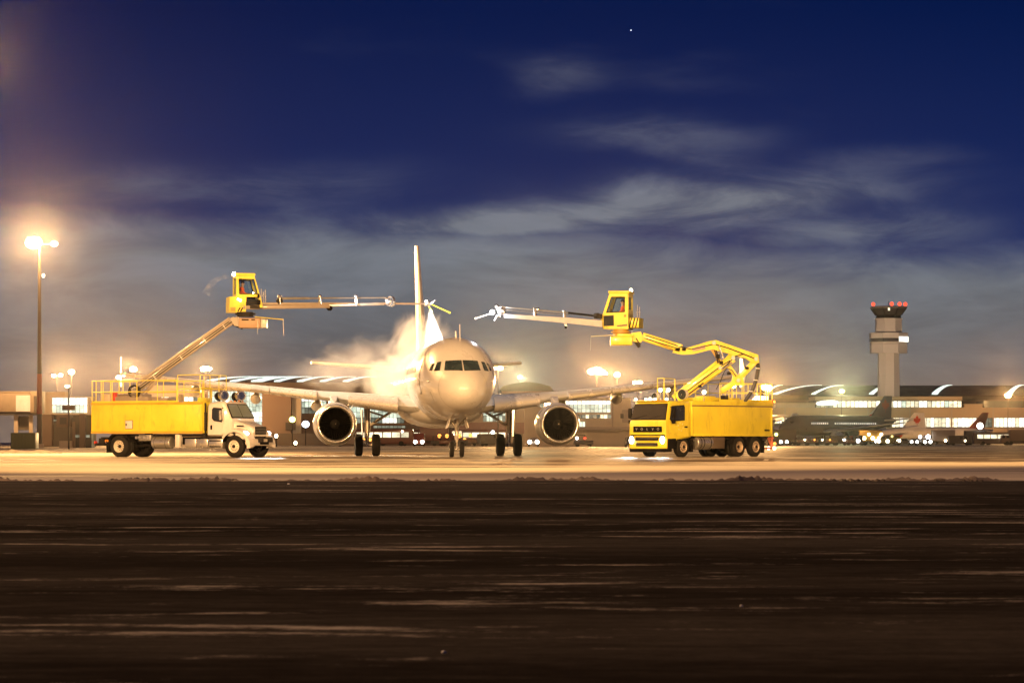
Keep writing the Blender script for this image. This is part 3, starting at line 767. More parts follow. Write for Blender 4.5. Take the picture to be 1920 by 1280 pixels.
# belly fairing
g = G(); secs = []
for s, w, zb in ((10.6, .3, -1.9), (11.4, 1.3, -2.12), (12.6, 1.95, -2.32), (14.5, 2.2, -2.42), (18, 2.2, -2.42), (20, 1.9, -2.3), (21.6, 1.1, -2.12), (22.4, .3, -1.95)):
    secs.append([(-s, w * math.cos(a), AX - 1.45 + (zb + 1.45) * -1 * math.sin(a) * -1 if False else AX - 1.35 + (1.35 + zb) * math.sin(a) * -1 * -1) for a in [math.pi * k / 12 for k in range(13)]])
g.loft(secs); g.done('belly_fairing', SKIN, PL, None, 50)
# cockpit windows: two windscreens, two sliding and two rear panes
WINP = []
for sgn in (-1, 1):
    WINP += [[(sgn * .045, .80), (sgn * .76, .775), (sgn * .86, .33), (sgn * .055, .305)],
             [(sgn * .97, .745), (sgn * 1.15, .715), (sgn * 1.33, .31), (sgn * 1.08, .335)],
             [(sgn * 1.26, .69), (sgn * 1.40, .64), (sgn * 1.51, .35), (sgn * 1.41, .325)]]
for c in WINP:
    cy_, cz_ = sum(p[0] for p in c) / 4, sum(p[1] for p in c) / 4
    fr = [(cy_ + (p[0] - cy_) * 1.05, cz_ + (p[1] - cz_) * 1.08) for p in c]
    f_ = nose_patch(fr, .006).done('window_frame', BLACK, PL, None, 60)
    nose_patch(c, .016).done('cockpit_window', mat('cockpit_glass', (.03, .045, .045), .07, 0, .5, 2.2), f_, None, 60)
# radome seam, door outlines, small windows
g = G()
t_, b_, w_ = fus_at(1.28); zc, h = (t_ + b_) / 2, (t_ - b_) / 2
ring = [[Vector((-(1.27 + dx), (w_ + .004 + dx * .52) * math.cos(2 * math.pi * k / 48), AX + zc + (h + .004 + dx * .4) * math.sin(2 * math.pi * k / 48))) for k in range(48)] for dx in (0, .018)]
g.loft(ring, False); g.done('radome_seam', STEEL, PL, None, 0)
def side_strip(s0, s1, z0, z1, sgn, off, m, name):
    g = G(); rows = []
    for i in range(4):
        s = s0 + (s1 - s0) * i / 3; t, bt, w = fus_at(s); zc, h = (t + bt) / 2, (t - bt) / 2; row = []
        for j in range(5):
            z = z0 + (z1 - z0) * j / 4; y = sgn * (w * math.sqrt(max(0, 1 - ((z - zc) / h) ** 2)) + off); row.append(g.v((-s, y, AX + z)))
        rows.append(row)
    for a, c in zip(rows, rows[1:]):
        for j in range(4): g.f((a[j], a[j + 1], c[j + 1], c[j]))
    return g.done(name, m, PL, None, 60)
LINE = mat('door_line', (.20, .19, .18), .5)
for sgn in (-1, 1):
    for s0, s1 in ((4.6, 5.5), (31.2, 32.0)):
        d0 = side_strip(s0 - .05, s1 + .05, -.78, 1.12, sgn, .010, LINE, 'door_frame'); d1 = side_strip(s0, s1, -.72, 1.06, sgn, .022, SKIN, 'door'); d1.parent = d0
    shared = None
    for i in range(38):
        s = 6.6 + i * .635
        if 14.4 < s < 16.2: pass
        ww = side_strip(s, s + .24, .33, .68, sgn, .012, DGLASS, 'cabin_window')
# antennas, probes
g = G(); g.bar((-3.6, .05, AX + 1.80), (-3.75, .05, AX + 2.62), .03, .05); g.done('whip_antenna', WHT, PL)
g = G(); g.prism([(-5.2, -.02, AX + 1.95), (-5.75, -.02, AX + 1.98), (-5.8, -.02, AX + 2.35), (-5.55, -.02, AX + 2.36)], (0, .04, 0)); g.done('blade_antenna', WHT, PL)
for sgn in (-1, 1):
    g = G(); g.bar((-2.3, sgn * 1.50, AX - .18), (-2.28, sgn * 1.66, AX - .2), .03, .06); g.bar((-2.30, sgn * 1.66, AX - .2), (-2.08, sgn * 1.67, AX - .2), .03); g.done('probe', STEEL, PL)
# wings
def wing(sgn):
    tf = lambda i: (.155, .15, .125, .115, .105)[i]
    st = [(1.2, 11.4, 7.2, 2.50), (1.95, 11.75, 6.75, 2.56), (6.4, 14.0, 4.25, 3.10), (11.5, 16.65, 2.95, 3.72), (16.9, 19.45, 1.60, 4.36)]
    st = [(sgn * y, s, c, z) for y, s, c, z in st]
    g = G(); g.loft(wing_secs(st, tf)); w = g.done('wing', WINGM, PL, None, 50)
    # leading edge slats in five lengths
    cuts = [(2.5, 5.0), (6.6, 9.0), (9.06, 11.4), (11.46, 13.8), (13.86, 16.6)]
    def stat(y):
        for a, b_ in zip(st, st[1:]):
            if abs(a[0]) <= y <= abs(b_[0]):
                k = (y - abs(a[0])) / (abs(b_[0]) - abs(a[0])); return [a[i] + (b_[i] - a[i]) * k for i in range(4)]
    for y0, y1 in cuts:
        secs = []
        for y in (y0, (y0 + y1) / 2, y1):
            Y, s, c, z = stat(y); sec = []
            pr = [(u, w_) for (u, w_) in airfoil(16, .17 - .045 * min(1, y / 9)) if u < .17]
            for u, w_ in pr: sec.append((-(s + (u - .045) * c), sgn * y, z + (w_ * 1.05 - .010) * c))
            secs.append(sec)
        g = G(); g.loft(secs); g.done('slat', mat('slat_metal', (.66, .63, .60), .26, .4, .06, 1), w, None, 50)
    # flap track pods
    for y, L in ((6.5, 3.3), (9.7, 2.9), (12.9, 2.5)):
        Y, s, c, z = stat(y); s0 = s + c * .42; g = G()
        g.loft_rings([(Vector((-(s0 + L * t), sgn * y, z - .20 - .20 * math.sin(math.pi * t) - .04)), max(.02, .30 * math.sin(math.pi * min(1, .08 + t * .92)) ** .7)) for t in [i / 12 for i in range(13)]], 14)
        g.done('flap_fairing', WINGM, w, None, 50)
    # wing tip fence
    Y, s, c, z = st[-1]
    g = G(); g.prism([(-(s + .05), Y, z), (-(s + 1.05), Y, z + .95), (-(s + 1.75), Y, z + .95), (-(s + 1.65), Y, z - .05), (-(s + 1.75), Y, z - .62), (-(s + 1.1), Y, z - .62)], (0, sgn * .05, 0)); g.done('wingtip_fence', WINGM, w)
    g = G(); g.ball((-(s + .02), Y - sgn * .25, z + .02), .09); g.done('navigation_lamp', glow('nav_red' if sgn > 0 else 'nav_green', (1, .2, .1) if sgn > 0 else (.4, 1, .5), 1.2), w)
    return w
wing(-1); wing(1)
# engines
def engine(sgn):
    ex, ey, ez = -10.55, sgn * 5.75, 1.66
    o = (ex, ey, ez)
    g = G(); g.lathe([(-.02, .90), (.05, .955), (-.10, 1.0), (-.5, 1.075), (-1.2, 1.12), (-2.0, 1.10), (-2.8, 1.0), (-3.3, .90), (-3.3, .84), (-2.6, .86)][1:], o, (1, 0, 0), 48)
    e = g.done('engine', COWL, PL, None, 40)
    g = G(); g.lathe([(-.55, .80), (-.25, .80), (-.08, .825), (.02, .86), (.055, .90), (.045, .94), (-.01, .972), (-.13, 1.013)], (ex, ey, ez), (1, 0, 0), 48); g.done('inlet_lip', LIPM, e, None, 60)
    g = G(); g.lathe([(-.54, .803), (-1.25, .86)], o, (1, 0, 0), 48); g.lathe([(-1.24, .86), (-1.26, .02)], o, (1, 0, 0), 48); g.done('inlet_duct', mat('inlet_liner', (.006, .005, .005), .8), e)
    g = G(); g.lathe([(-.78, .01), (-.84, .08), (-.95, .16), (-1.1, .23), (-1.2, .26)], o, (1, 0, 0), 20); sp = g.done('spinner', mat('spinner_paint', (.012, .011, .010), .6), e, None, 60)
    g = G()
    for k in range(9): a = .3 + k * .32; rr = .03 + k * .014; g.ball((ex - .80 - k * .030, ey + rr * math.cos(a), ez + rr * math.sin(a)), .020, (1, 1, 1), 6, 4)
    g.done('swirl_mark', WHT, e)
    g = G()
    for k in range(36):
        a = 2 * math.pi * k / 36; c, s_ = math.cos(a), math.sin(a); c2, s2 = math.cos(a + .13), math.sin(a + .13)
        g.prism([(ex - 1.0, ey + .24 * c, ez + .24 * s_), (ex - 1.0, ey + .845 * c, ez + .845 * s_), (ex - 1.2, ey + .845 * c2, ez + .845 * s2), (ex - 1.2, ey + .24 * c2, ez + .24 * s2)], (.012, 0, 0))
    g.done('fan', mat('fan_metal', (.005, .0045, .004), .8, 0), e, kind='stuff')
    g = G(); g.lathe([(-3.0, .58), (-4.2, .44), (-4.25, .40)], o, (1, 0, 0), 28); g.lathe([(-4.0, .30), (-4.9, .04)], o, (1, 0, 0), 20); g.done('core_nozzle', STEEL, e)
    # strake on the inboard side and the pylon above
    g = G(); g.prism([(ex - .9, ey - sgn * .80, ez + .78), (ex - 1.9, ey - sgn * .78, ez + .78), (ex - 1.9, ey - sgn * 1.02, ez + 1.02), (ex - 1.4, ey - sgn * .98, ez + .98)], (0, 0, .03)); g.done('strake', COWL, e)
    g = G(); secs = []
    for s, w, z0, z1 in ((1.5, .03, 1.0, 1.12), (1.9, .16, .95, 1.30), (2.6, .22, .85, 1.46), (3.6, .22, .6, 1.46), (5.2, .20, .7, 1.34), (7.2, .05, 1.0, 1.2)):
        secs.append([(ex - s, ey - w, ez + z0), (ex - s, ey + w, ez + z0), (ex - s, ey + w * .8, ez + z1), (ex - s, ey - w * .8, ez + z1)])
    g.loft(secs); g.done('pylon', COWL, e, None, 40)
engine(-1); engine(1)
# tail
g = G(); tp = lambda i: .10
g.loft(wing_secs([(AX + 1.75, 28.9, 6.4, 0), (AX + 2.6, 30.2, 5.3, 0), (AX + 8.4, 34.75, 2.35, 0)], tp, vertical=True)); fin = g.done('fin', SKIN, PL, None, 50)
g = G(); g.prism([(-(27.2), -.05, AX + 1.98), (-30.4, -.10, AX + 2.0), (-30.4, -.08, AX + 2.75)], (0, .15, 0)); g.done('dorsal_fillet', SKIN, fin)
g = G()
for sgn in (1,): g.prism([(-34.6, .245, AX + 2.2), (-34.62, .245, AX + 2.2), (-36.3, .10, AX + 8.2), (-36.28, .10, AX + 8.2)], (0, .006, 0))
g.done('rudder_gap', STEEL, fin)
for sgn in (-1, 1):
    g = G(); g.loft(wing_secs([(sgn * .5, 31.6, 4.0, AX + .95), (sgn * 1.1, 32.0, 3.7, AX + 1.02), (sgn * 6.2, 34.95, 1.45, AX + 1.50)], lambda i: .11)); g.done('tailplane', WINGM, PL, None, 50)
# landing gear
def plane_wheel(par, x, y, r, w):
    g = G(); g.lathe([(-w / 2, r * .52), (-w / 2, r * .80), (-w * .42, r * .95), (-w * .2, r), (w * .2, r), (w * .42, r * .95), (w / 2, r * .80), (w / 2, r * .52)], (x, y, r), (0, 1, 0), 28); t = g.done('wheel', RUB, par, None, 40)
    g = G()
    for k in (-.12, 0.0, .12): g.lathe([(k * w * 1.6 - .012, r * 1.003), (k * w * 1.6 + .012, r * 1.003)], (x, y, r), (0, 1, 0), 28)
    g.done('tread_groove', BLACK, t)
    g = G()
    g.lathe([(-w * .46, r * .54), (-w * .30, r * .40), (-w * .34, .02)], (x, y, r), (0, 1, 0), 20); g.lathe([(w * .46, r * .54), (w * .30, r * .40), (w * .34, .02)], (x, y, r), (0, 1, 0), 20); g.done('rim', STEEL, t)
GEARM = mat('gear_metal', (.50, .46, .42), .32, .5, .1, 4.0)
def main_gear(sgn):
    x, y, top = -17.6, sgn * 3.79, 2.6
    g = G(); g.tube((x, y, 1.25), (x, y, top), .15, .17, 14); gear = g.done('main_gear', GEARM, PL)
    g = G(); g.tube((x, y, .50), (x, y, 1.3), .10, .10, 12); g.done('piston', CHROME, gear)
    g = G(); g.tube((x, y - .58, .585), (x, y + .58, .585), .085, None, 12); g.done('axle', GEARM, gear)
    g = G(); g.tube((x + .02, y, 1.55), (x + .05, sgn * 2.35, 2.45), .075, None, 10); g.tube((x + .05, sgn * 2.9, 2.12), (x + .2, y - sgn * .15, 2.35), .05, None, 8); g.done('side_brace', GEARM, gear)
    g = G(); g.bar((x - .18, y, 1.45), (x - .42, y, 1.0), .1, .06); g.bar((x - .42, y, 1.0), (x - .12, y, .68), .1, .06); g.done('torque_link', GEARM, gear)
    g = G(); g.prism([(x + .45, y + sgn * .26, 2.45), (x - .75, y + sgn * .26, 2.45), (x - .6, y + sgn * .22, 1.05), (x + .25, y + sgn * .22, 1.05)], (0, sgn * .05, 0)); g.done('gear_door', WINGM, gear)
    g = G(); g.pipe([(x + .13, y + .06, 2.3), (x + .18, y + .1, 1.7), (x + .15, y + .08, 1.1), (x + .12, y + .02, .7)], .022, 6); g.done('brake_hose', BLACK, gear)
    for dy in (-.465, .465): plane_wheel(gear, x, y + dy, .585, .43)
main_gear(-1); main_gear(1)
x = -5.07
g = G(); g.tube((x, 0, .85), (x, 0, 2.1), .095, .11, 14); ng = g.done('nose_gear', GEARM, PL)
g = G(); g.tube((x, 0, .36), (x, 0, .9), .065, None, 12); g.done('piston', CHROME, ng)
g = G(); g.tube((x, -.36, .385), (x, .36, .385), .055, None, 10); g.done('axle', GEARM, ng)
g = G(); g.tube((x, 0, 1.3), (x + 1.2, 0, 2.0), .05, None, 10); g.tube((x + .1, -.1, 1.5), (x + .2, -.5, 2.05), .035); g.tube((x + .1, .1, 1.5), (x + .2, .5, 2.05), .035); g.done('drag_strut', GEARM, ng)
g = G(); g.bar((x + .12, 0, 1.05), (x + .32, 0, .78), .08, .05); g.bar((x + .32, 0, .78), (x + .1, 0, .5), .08, .05); g.done('torque_link', GEARM, ng)
for sgn in (-1, 1):
    g = G(); g.prism([(x + 1.1, sgn * .36, 1.98), (x - .4, sgn * .36, 1.90), (x - .35, sgn * .50, 1.40), (x + 1.0, sgn * .50, 1.45)], (0, sgn * .03, 0)); g.done('gear_door', SKIN, ng)
    plane_wheel(ng, x, sgn * .25, .38, .22)
    g = G(); g.lathe([(0, .09), (-.10, .07), (-.14, .02)], (x + .22, sgn * .17, 1.22), (1, 0, 0), 14); lh = g.done('taxi_lamp', CHROME, ng)
    g = G(); g.ball((x + .22, sgn * .17, 1.22), .07, (.4, 1, 1)); g.done('lens', glow('taxi_glass', (1, .72, .42), 1.3), lh)
# ------------------------------------------------------------------ other airliners standing at the terminal
LEAF = [(0, -.50), (.035, -.12), (.21, -.20), (.17, -.10), (.42, .08), (.34, .13), (.40, .30), (.25, .26), (.20, .34), (.10, .20), (.15, .46), (.08, .42), (0, .60)]
LEAF = LEAF + [(-x_, y_) for x_, y_ in reversed(LEAF[1:-1])]
def jet(label, loc, rz, L, rad, top_m, belly_m, fin_m, emblem=None, fin_h=None, winlit=None, grp='airliners parked at the terminal', cf=1.0):
    o = thing('parked_airliner', label, 'airliner', loc, rz, grp)
    k = L / 37.4; kr = rad / 1.975; ax = rad * 1.95
    T = [(s * k, t * kr, b_ * kr, w * kr) for s, t, b_, w in FUS]
    secs = fus_loft(T, ax, 28)
    lo = [[p for p in sec] for sec in secs]
    g = G(); g.loft(secs); fu = g.done('fuselage', top_m, o, None, 60)
    if belly_m:
        g = G(); rows = []
        for sec in secs[4:-3]:
            zc = sum(p[2] for p in sec) / len(sec)
            rows.append([g.v((p[0], p[1] * 1.012, zc + (p[2] - zc) * 1.012 - .02)) for p in sec[15:28]])
        for a, c in zip(rows, rows[1:]):
            for j in range(len(a) - 1): g.f((a[j], a[j + 1], c[j + 1], c[j]))
        g.done('belly_paint', belly_m, o, None, 60)
    fh = fin_h or 6.2 * kr
    z0 = ax + 1.7 * kr; s0 = 28.9 * k; c0 = 6.2 * kr * cf; c1 = 2.4 * kr * cf; s1 = s0 + (34.6 - 28.9) * kr * fh / (6.2 * kr)
    g = G(); g.loft(wing_secs([(z0, s0, c0, 0), (z0 + fh, s1, c1, 0)], lambda i: .10, vertical=True)); fn = g.done('fin', fin_m, o, None, 50)
    if emblem:
        kind, em = emblem
        for sgn in (-1, 1):
            g = G(); mz, ms = z0 + fh * .50, (s0 + s1) / 2 + (c0 + c1) / 4
            if kind == 'leaf': pts = [(-(ms - a * fh * .62), sgn * .30 * kr * cf, mz + b_ * fh * .62) for a, b_ in LEAF]
            elif kind == 'swoosh': pts = [(-(s0 + c0 * .15), sgn * .34 * kr, z0 + fh * .05), (-(s0 + c0 * .80), sgn * .34 * kr, z0 + fh * .05), (-(s1 + c1 * .75 - .4), sgn * .30 * kr, z0 + fh * .62), (-(s1 + c1 * .4), sgn * .28 * kr, z0 + fh * .66), (-(s0 + c0 * .45 + .5), sgn * .32 * kr, z0 + fh * .42)]
            else: pts = [(-(s1 - fh * .10), sgn * .28 * kr, z0 + fh * .82), (-(s1), sgn * .24 * kr, z0 + fh * .99), (-(s1 + c1 * .97), sgn * .24 * kr, z0 + fh * .99), (-(s1 + c1 * .95), sgn * .28 * kr, z0 + fh * .82)]
            g.prism(pts, (0, sgn * .03, 0)); g.done('tail_emblem', em, fn)
    for sgn in (-1, 1):
        g = G(); g.loft(wing_secs([(sgn * rad * .5, 11.6 * k, 7.0 * kr, ax - 1.25 * kr), (sgn * 6.4 * kr, 14.2 * k, 4.2 * kr, ax - .75 * kr), (sgn * 17 * kr, 19.6 * k, 1.6 * kr, ax + .5 * kr)], lambda i: .12)); g.done('wing', WINGM, o, None, 50)
        g = G(); g.loft(wing_secs([(sgn * .5 * kr, 31.6 * k, 4.0 * kr, ax + 1.0 * kr), (sgn * 6.2 * kr, 35 * k, 1.5 * kr, ax + 1.5 * kr)], lambda i: .11)); g.done('tailplane', WINGM, o, None, 50)
        g = G(); g.lathe([(.0, .86 * kr), (-.1, 1.0 * kr), (-1.2, 1.12 * kr), (-3.2, .85 * kr)], (-10.6 * k, sgn * 5.75 * kr, ax - 2.2 * kr), (1, 0, 0), 20, True); g.done('engine', COWL, o)
        g = G(); g.tube((-17.6 * k, sgn * 3.8 * kr, .3), (-17.6 * k, sgn * 3.8 * kr, ax - 1.2 * kr), .16 * kr); g.lathe([(-.45, .5), (-.45, .58 * kr), (.45, .58 * kr), (.45, .5)], (-17.6 * k, sgn * 3.8 * kr, .58 * kr), (0, 1, 0), 16, True); g.done('main_gear', CHAS, o)
    g = G(); g.tube((-5 * k, 0, .3), (-5 * k, 0, ax - 1.7 * kr), .12 * kr); g.lathe([(-.3, .3), (-.3, .4 * kr), (.3, .4 * kr), (.3, .3)], (-5 * k, 0, .4 * kr), (0, 1, 0), 14, True); g.done('nose_gear', CHAS, o)
    for sgn in (-1, 1):
        g = G(); g.box((-2.6 * k, sgn * .95 * kr, ax + .62 * kr), (.8 * kr, .9 * kr, .4 * kr), .08); g.done('cockpit_window', DGLASS, o)
    me = None
    for sgn in ((-1, 1) if winlit else ()):
        for i in range(34):
            if i in (9, 10, 11): continue
            c = (-(8.0 + i * .62) * k, sgn * (rad - .02), ax + .42 * kr)
            if me is None:
                g = G(); g.box((0, 0, 0), (.26 * k, .12, .34 * kr), 0); ob = g.done('cabin_window', winlit, fu, c, 0); me = ob.data
            else: inst('cabin_window', me, fu, c)
    return o
CABINLIT = glow('cabin_light', (1.0, .93, .82), .85, .3)
def heading(dx, dy): return math.atan2(dy, dx)
# dark widebody, nose at the left and nearer, tail at the right and farther off
TN = at(1462, 0, 930); TT = at(1688, 0, 962)
jet('dark slate airliner with lit cabin windows and leaf fin below the tower', (TN.x, 930, 0), heading(TN.x - TT.x, 930 - 962), 49, 2.9, NAVY, None, mat('navy_fin', (.06, .06, .075), .4), ('leaf', mat('dull_red_leaf', (.16, .035, .025), .5)), 6.6, CABINLIT)
c = at(1512, 0, 1040); jet('pale airliner whose small white fin with red mark rises over the dark airliner nose', (c.x - 32, 1010, 0), R(215), 36, 1.95, GREYB, None, mat('pale_fin', (.50, .50, .52), .4), ('leaf', REDD), 4.6)
c = at(1600, 0, 1060); jet('airliner hidden to its fin, white with a sweeping red field, behind the dark airliner', (c.x - 30, 1050, 0), R(184), 40, 2.1, JWHITE, None, JWHITE, ('swoosh', RED), 9.0)
c = at(1722, 0, 990); jet('white airliner with a bold red leaf on its fin, right of the dark airliner', (c.x - 26.5, 976, 0), R(205), 29, 1.6, JWHITE, REDD, JWHITE, ('leaf', REDD), 5.4, None, cf=1.9)
c = at(1842, 0, 1000); jet('beige lit airliner with a small red fin, farthest right along the pier', (c.x - 34, 985, 0), R(187), 36, 1.7, JWHITE, None, mat('dull_red_fin', (.30, .06, .035), .5), None, 5.2)
c = at(1096, 0, 560); jet('white topped airliner with dark navy belly, nose left behind the yellow cab truck', (c.x, 560, 0), heading(-1, -.22), 37, 2.0, JWHITE, NAVY, JWHITE, None, 3.4, None)
# ================================================================== THE TWO DEICING TRUCKS
class TR:
    """a truck's own frame: x forward, y to its left, z up"""
    def __init__(s, o, side):
        s.o = o; s.inv = root_inv(o); a = o.rotation_euler[2]; s.h = (math.cos(a), math.sin(a)); s.l = (-math.sin(a), math.cos(a)); s.side = side
    def x(s, px, y):      # where along the truck the photo column px meets the plane y
        k = (px - CX) / F; r = s.o.location
        return (k * (r.y + y * s.l[1]) - r.x - y * s.l[0]) / (s.h[0] - k * s.h[1])
    def z(s, py, x, y):
        return CAMH + (CY - py) * (s.o.location.y + x * s.h[1] + y * s.l[1]) / F
    def w(s, px, py, Y): return s.inv @ at(px, py, Y)
TYRE_ME = {}
def truck_wheel(par, x, y, r, w, out, rim_m, dual=False, hubcap=False):
    key = (r, w, out, rim_m.name, dual)
    if key not in TYRE_ME:
        g = G(); ws = [(0, w)] if not dual else [(0, w), (-out * (w + .06), w)]
        for oy, ww in ws:
            g.lathe([(oy - ww / 2, r * .58), (oy - ww / 2, r * .86), (oy - ww * .40, r * .975), (oy - ww * .3, r), (oy + ww * .3, r), (oy + ww * .40, r * .975), (oy + ww / 2, r * .86), (oy + ww / 2, r * .58)], (0, 0, 0), (0, 1, 0), 32)
        for k in range(40):      # tread blocks
            a = 2 * math.pi * k / 40
            g.box((r * 1.004 * math.cos(a), 0, r * 1.004 * math.sin(a)), (.018, w * .66, .05), 0, Matrix.Rotation(-a, 3, 'Y'))
        t = g.done('wheel', RUB, par, (x, y, r), 40)
        q = out * w / 2
        g = G()
        if dual: g.lathe([(q * .96, r * .60), (q * .7, r * .56), (q * -.25, r * .50), (q * -.35, r * .30), (q * -.1, r * .24), (q * .35, r * .22), (q * .35, .01)], (0, 0, 0), (0, 1, 0), 28)
        else: g.lathe([(q * .96, r * .60), (q * .8, r * .55), (q * .62, r * .45), (q * .85, r * .28), (q * .85, r * .20), (q * 1.1, r * .16), (q * 1.12, .01)], (0, 0, 0), (0, 1, 0), 28)
        rm = g.done('rim', rim_m, t, None, 40)
        g = G(); rr = r * (.36 if dual else .36)
        for k in range(10):
            a = 2 * math.pi * k / 10; yy = q * (-.2 if dual else .78); g.tube((rr * math.cos(a), yy - out * .02, rr * math.sin(a)), (rr * math.cos(a), yy + out * .04, rr * math.sin(a)), .018, None, 6)
        g.tube((0, q * .3, 0), (0, q * (.55 if dual else 1.2), 0), r * .17, None, 14)
        nut = g.done('hub', CHAS, t)
        TYRE_ME[key] = (t.data, rm.data, nut.data)
        return t
    a, b_, c = TYRE_ME[key]
    t = inst('wheel', a, par, (x, y, r)); inst('rim', b_, t); inst('hub', c, t)
    return t
def rr_loft(secs, n=5):
    """rounded-rectangle cross sections: (x, half width bottom, half width top, z0, z1, radius)"""
    out = []
    for x, wb, wt, z0, z1, r in secs:
        pts = []
        for cy_, cz_, a0 in ((wb - r, z0 + r, -90), (wt - r, z1 - r, 0), (-wt + r, z1 - r, 90), (-wb + r, z0 + r, 180)):
            for k in range(n): a = R(a0 + 90 * k / (n - 1)); pts.append((x, cy_ + r * math.cos(a), cz_ + r * math.sin(a)))
        out.append(pts)
    return out
def rail(par, pts, h, r, m, posts, mid=(.5,), base=True):
    """a railing along the deck points pts, rails as one part and every post a part"""
    g = G()
    for lv in (1.0,) + tuple(mid):
        for p, q in zip(pts, pts[1:]): g.tube(Vector(p) + Vector((0, 0, h * lv)), Vector(q) + Vector((0, 0, h * lv)), r, None, 8)
    if base:
        for p, q in zip(pts, pts[1:]): g.bar(Vector(p) + Vector((0, 0, .05)), Vector(q) + Vector((0, 0, .05)), .02, .10)
    g.done('railing', m, par)
    me = None
    for p in posts:
        if me is None:
            g = G(); g.tube((0, 0, 0), (0, 0, h), r, None, 8); me = g.done('railing_post', m, par, p).data
        else: inst('railing_post', me, par, p)
GREYP = mat('grey_boom_paint', (.24, .20, .165), .42, 0, .08, 2, 0, .2, .15)
HOSE = mat('hose_rubber', (.02, .02, .022), .5)
CLEARL = mat('lens_white', (.8, .8, .8), .15)

def operator_cab(T, ref, phi, fs, ppm, outline, window, belt, rearw, lower, width=1.3, name='operator_cab'):
    """cab of the boom: ref = (px, Y) of its near rear edge; points are photo pixels on the near wall"""
    px0, Y = ref; sg = 1 if fs > 0 else -1; k = Y / F
    P0 = at(px0, CY, Y)
    Mc = T.inv @ Matrix.Translation((P0.x, P0.y, 0)) @ Matrix.Rotation(phi, 4, 'Z')
    uz = lambda p: ((p[0] - px0) / ppm * sg, CAMH + (CY - p[1]) * k)
    th = .05
    def near(p, v=0.0): u, z = uz(p); return (u, v, z)
    O = [uz(p) for p in outline]; Wn = [uz(p) for p in window]
    A, Bq, C, E = O[:4]                      # rear top, front top, front belt, rear belt
    shell = None
    for v in (0.0, fs * (width - th)):
        g = G(Mc); g.frame([(a, v, z) for a, z in (A, Bq, C, E)], [(a, v, z) for a, z in Wn], (0, fs * th, 0))
        o = g.done(name if shell is None else 'cab_wall', YEL, T.o if shell is None else shell)
        if shell is None: shell = o
        g = G(Mc); g.frame([(a, v - fs * .01 if v == 0 else v + fs * (th + .003), z) for a, z in Wn], [((a - sum(q[0] for q in Wn) / 4) * .90 + sum(q[0] for q in Wn) / 4, v - fs * .01 if v == 0 else v + fs * (th + .003), (z - sum(q[1] for q in Wn) / 4) * .90 + sum(q[1] for q in Wn) / 4) for a, z in Wn], (0, fs * .012, 0)); g.done('window_seal', BLACK, shell)
        g = G(Mc); g.prism([(a, v + fs * .02, z) for a, z in Wn], (0, fs * .012, 0)); g.done('side_window', CLEAR, shell)
    # lower body
    for pts, m_, nm, d0, d1 in lower:
        g = G(Mc); g.prism([(uz(p)[0], fs * d0, uz(p)[1]) for p in pts], (0, fs * (d1 - d0), 0)); g.done(nm, m_, shell)
    # windscreen with its posts, roof, rear wall
    g = G(Mc); dv = width - 2 * th
    def fr(u, z): return [(u, fs * th, z), (u, fs * (width - th), z)]
    t0, t1 = Vector((Bq[0], 0, Bq[1])), Vector((C[0], 0, C[1])); d = (t1 - t0)
    a0, a1 = t0 + d * .10, t0 + d * .95; nrm = Vector((.04, 0, .012))
    def q(p, v): return Vector((p.x, fs * v, p.z))
    g.frame([q(t0, th), q(t0, width - th), q(t1, width - th), q(t1, th)], [q(a0, th + .08), q(a0, width - th - .08), q(a1, width - th - .08), q(a1, th + .08)], -nrm); g.done('windscreen_frame', YEL, shell)
    g = G(Mc); g.prism([q(a0, th + .08), q(a0, width - th - .08), q(a1, width - th - .08), q(a1, th + .08)], -nrm * .4); g.done('windscreen', CLEAR, shell)
    g = G(Mc); g.box(((A[0] + Bq[0]) / 2, fs * width / 2, max(A[1], Bq[1]) + .05), (Bq[0] - A[0] + .12, width + .10, .13), .03); g.done('roof', YEL, shell)
    r0, r1 = rearw
    zr = lambda py: CAMH + (CY - py) * k
    zt, zb, zw1, zw0 = A[1], O[4][1] if len(O) > 4 else E[1], zr(r0), zr(r1)
    g = G(Mc); u = 0.0
    g.frame([(u, fs * th, zb), (u, fs * (width - th), zb), (u, fs * (width - th), zt), (u, fs * th, zt)], [(u, fs * .22, zw0), (u, fs * (width - .22), zw0), (u, fs * (width - .22), zw1), (u, fs * .22, zw1)], (th, 0, 0)); g.done('rear_wall', YEL, shell)
    g = G(Mc); g.prism([(u + .02, fs * .22, zw0), (u + .02, fs * (width - .22), zw0), (u + .02, fs * (width - .22), zw1), (u + .02, fs * .22, zw1)], (.012, 0, 0)); g.done('rear_window', CLEAR, shell)
    g = G(Mc); ub = max(E[0], C[0]); g.box(((0 + C[0]) / 2, fs * width / 2, E[1] - .28), (C[0] - .1, width - .1, .06)); g.done('floor', CHAS, shell)
    # seat and joystick console
    g = G(Mc); s0 = E[1] - .12; g.box((.34, fs * .65, s0), (.46, .5, .12), .04); g.box((.12, fs * .65, s0 + .38), (.12, .48, .66), .04); g.box((.30, fs * .65, s0 - .12), (.2, .2, .16)); g.done('seat', CHAS, shell)
    g = G(Mc); g.box((C[0] - .28, fs * .65, s0 + .06), (.14, .5, .34), .03); g.tube((C[0] - .32, fs * .42, s0 + .2), (C[0] - .38, fs * .42, s0 + .4), .02); g.done('console', BLACK, shell)
    return shell, Mc, uz


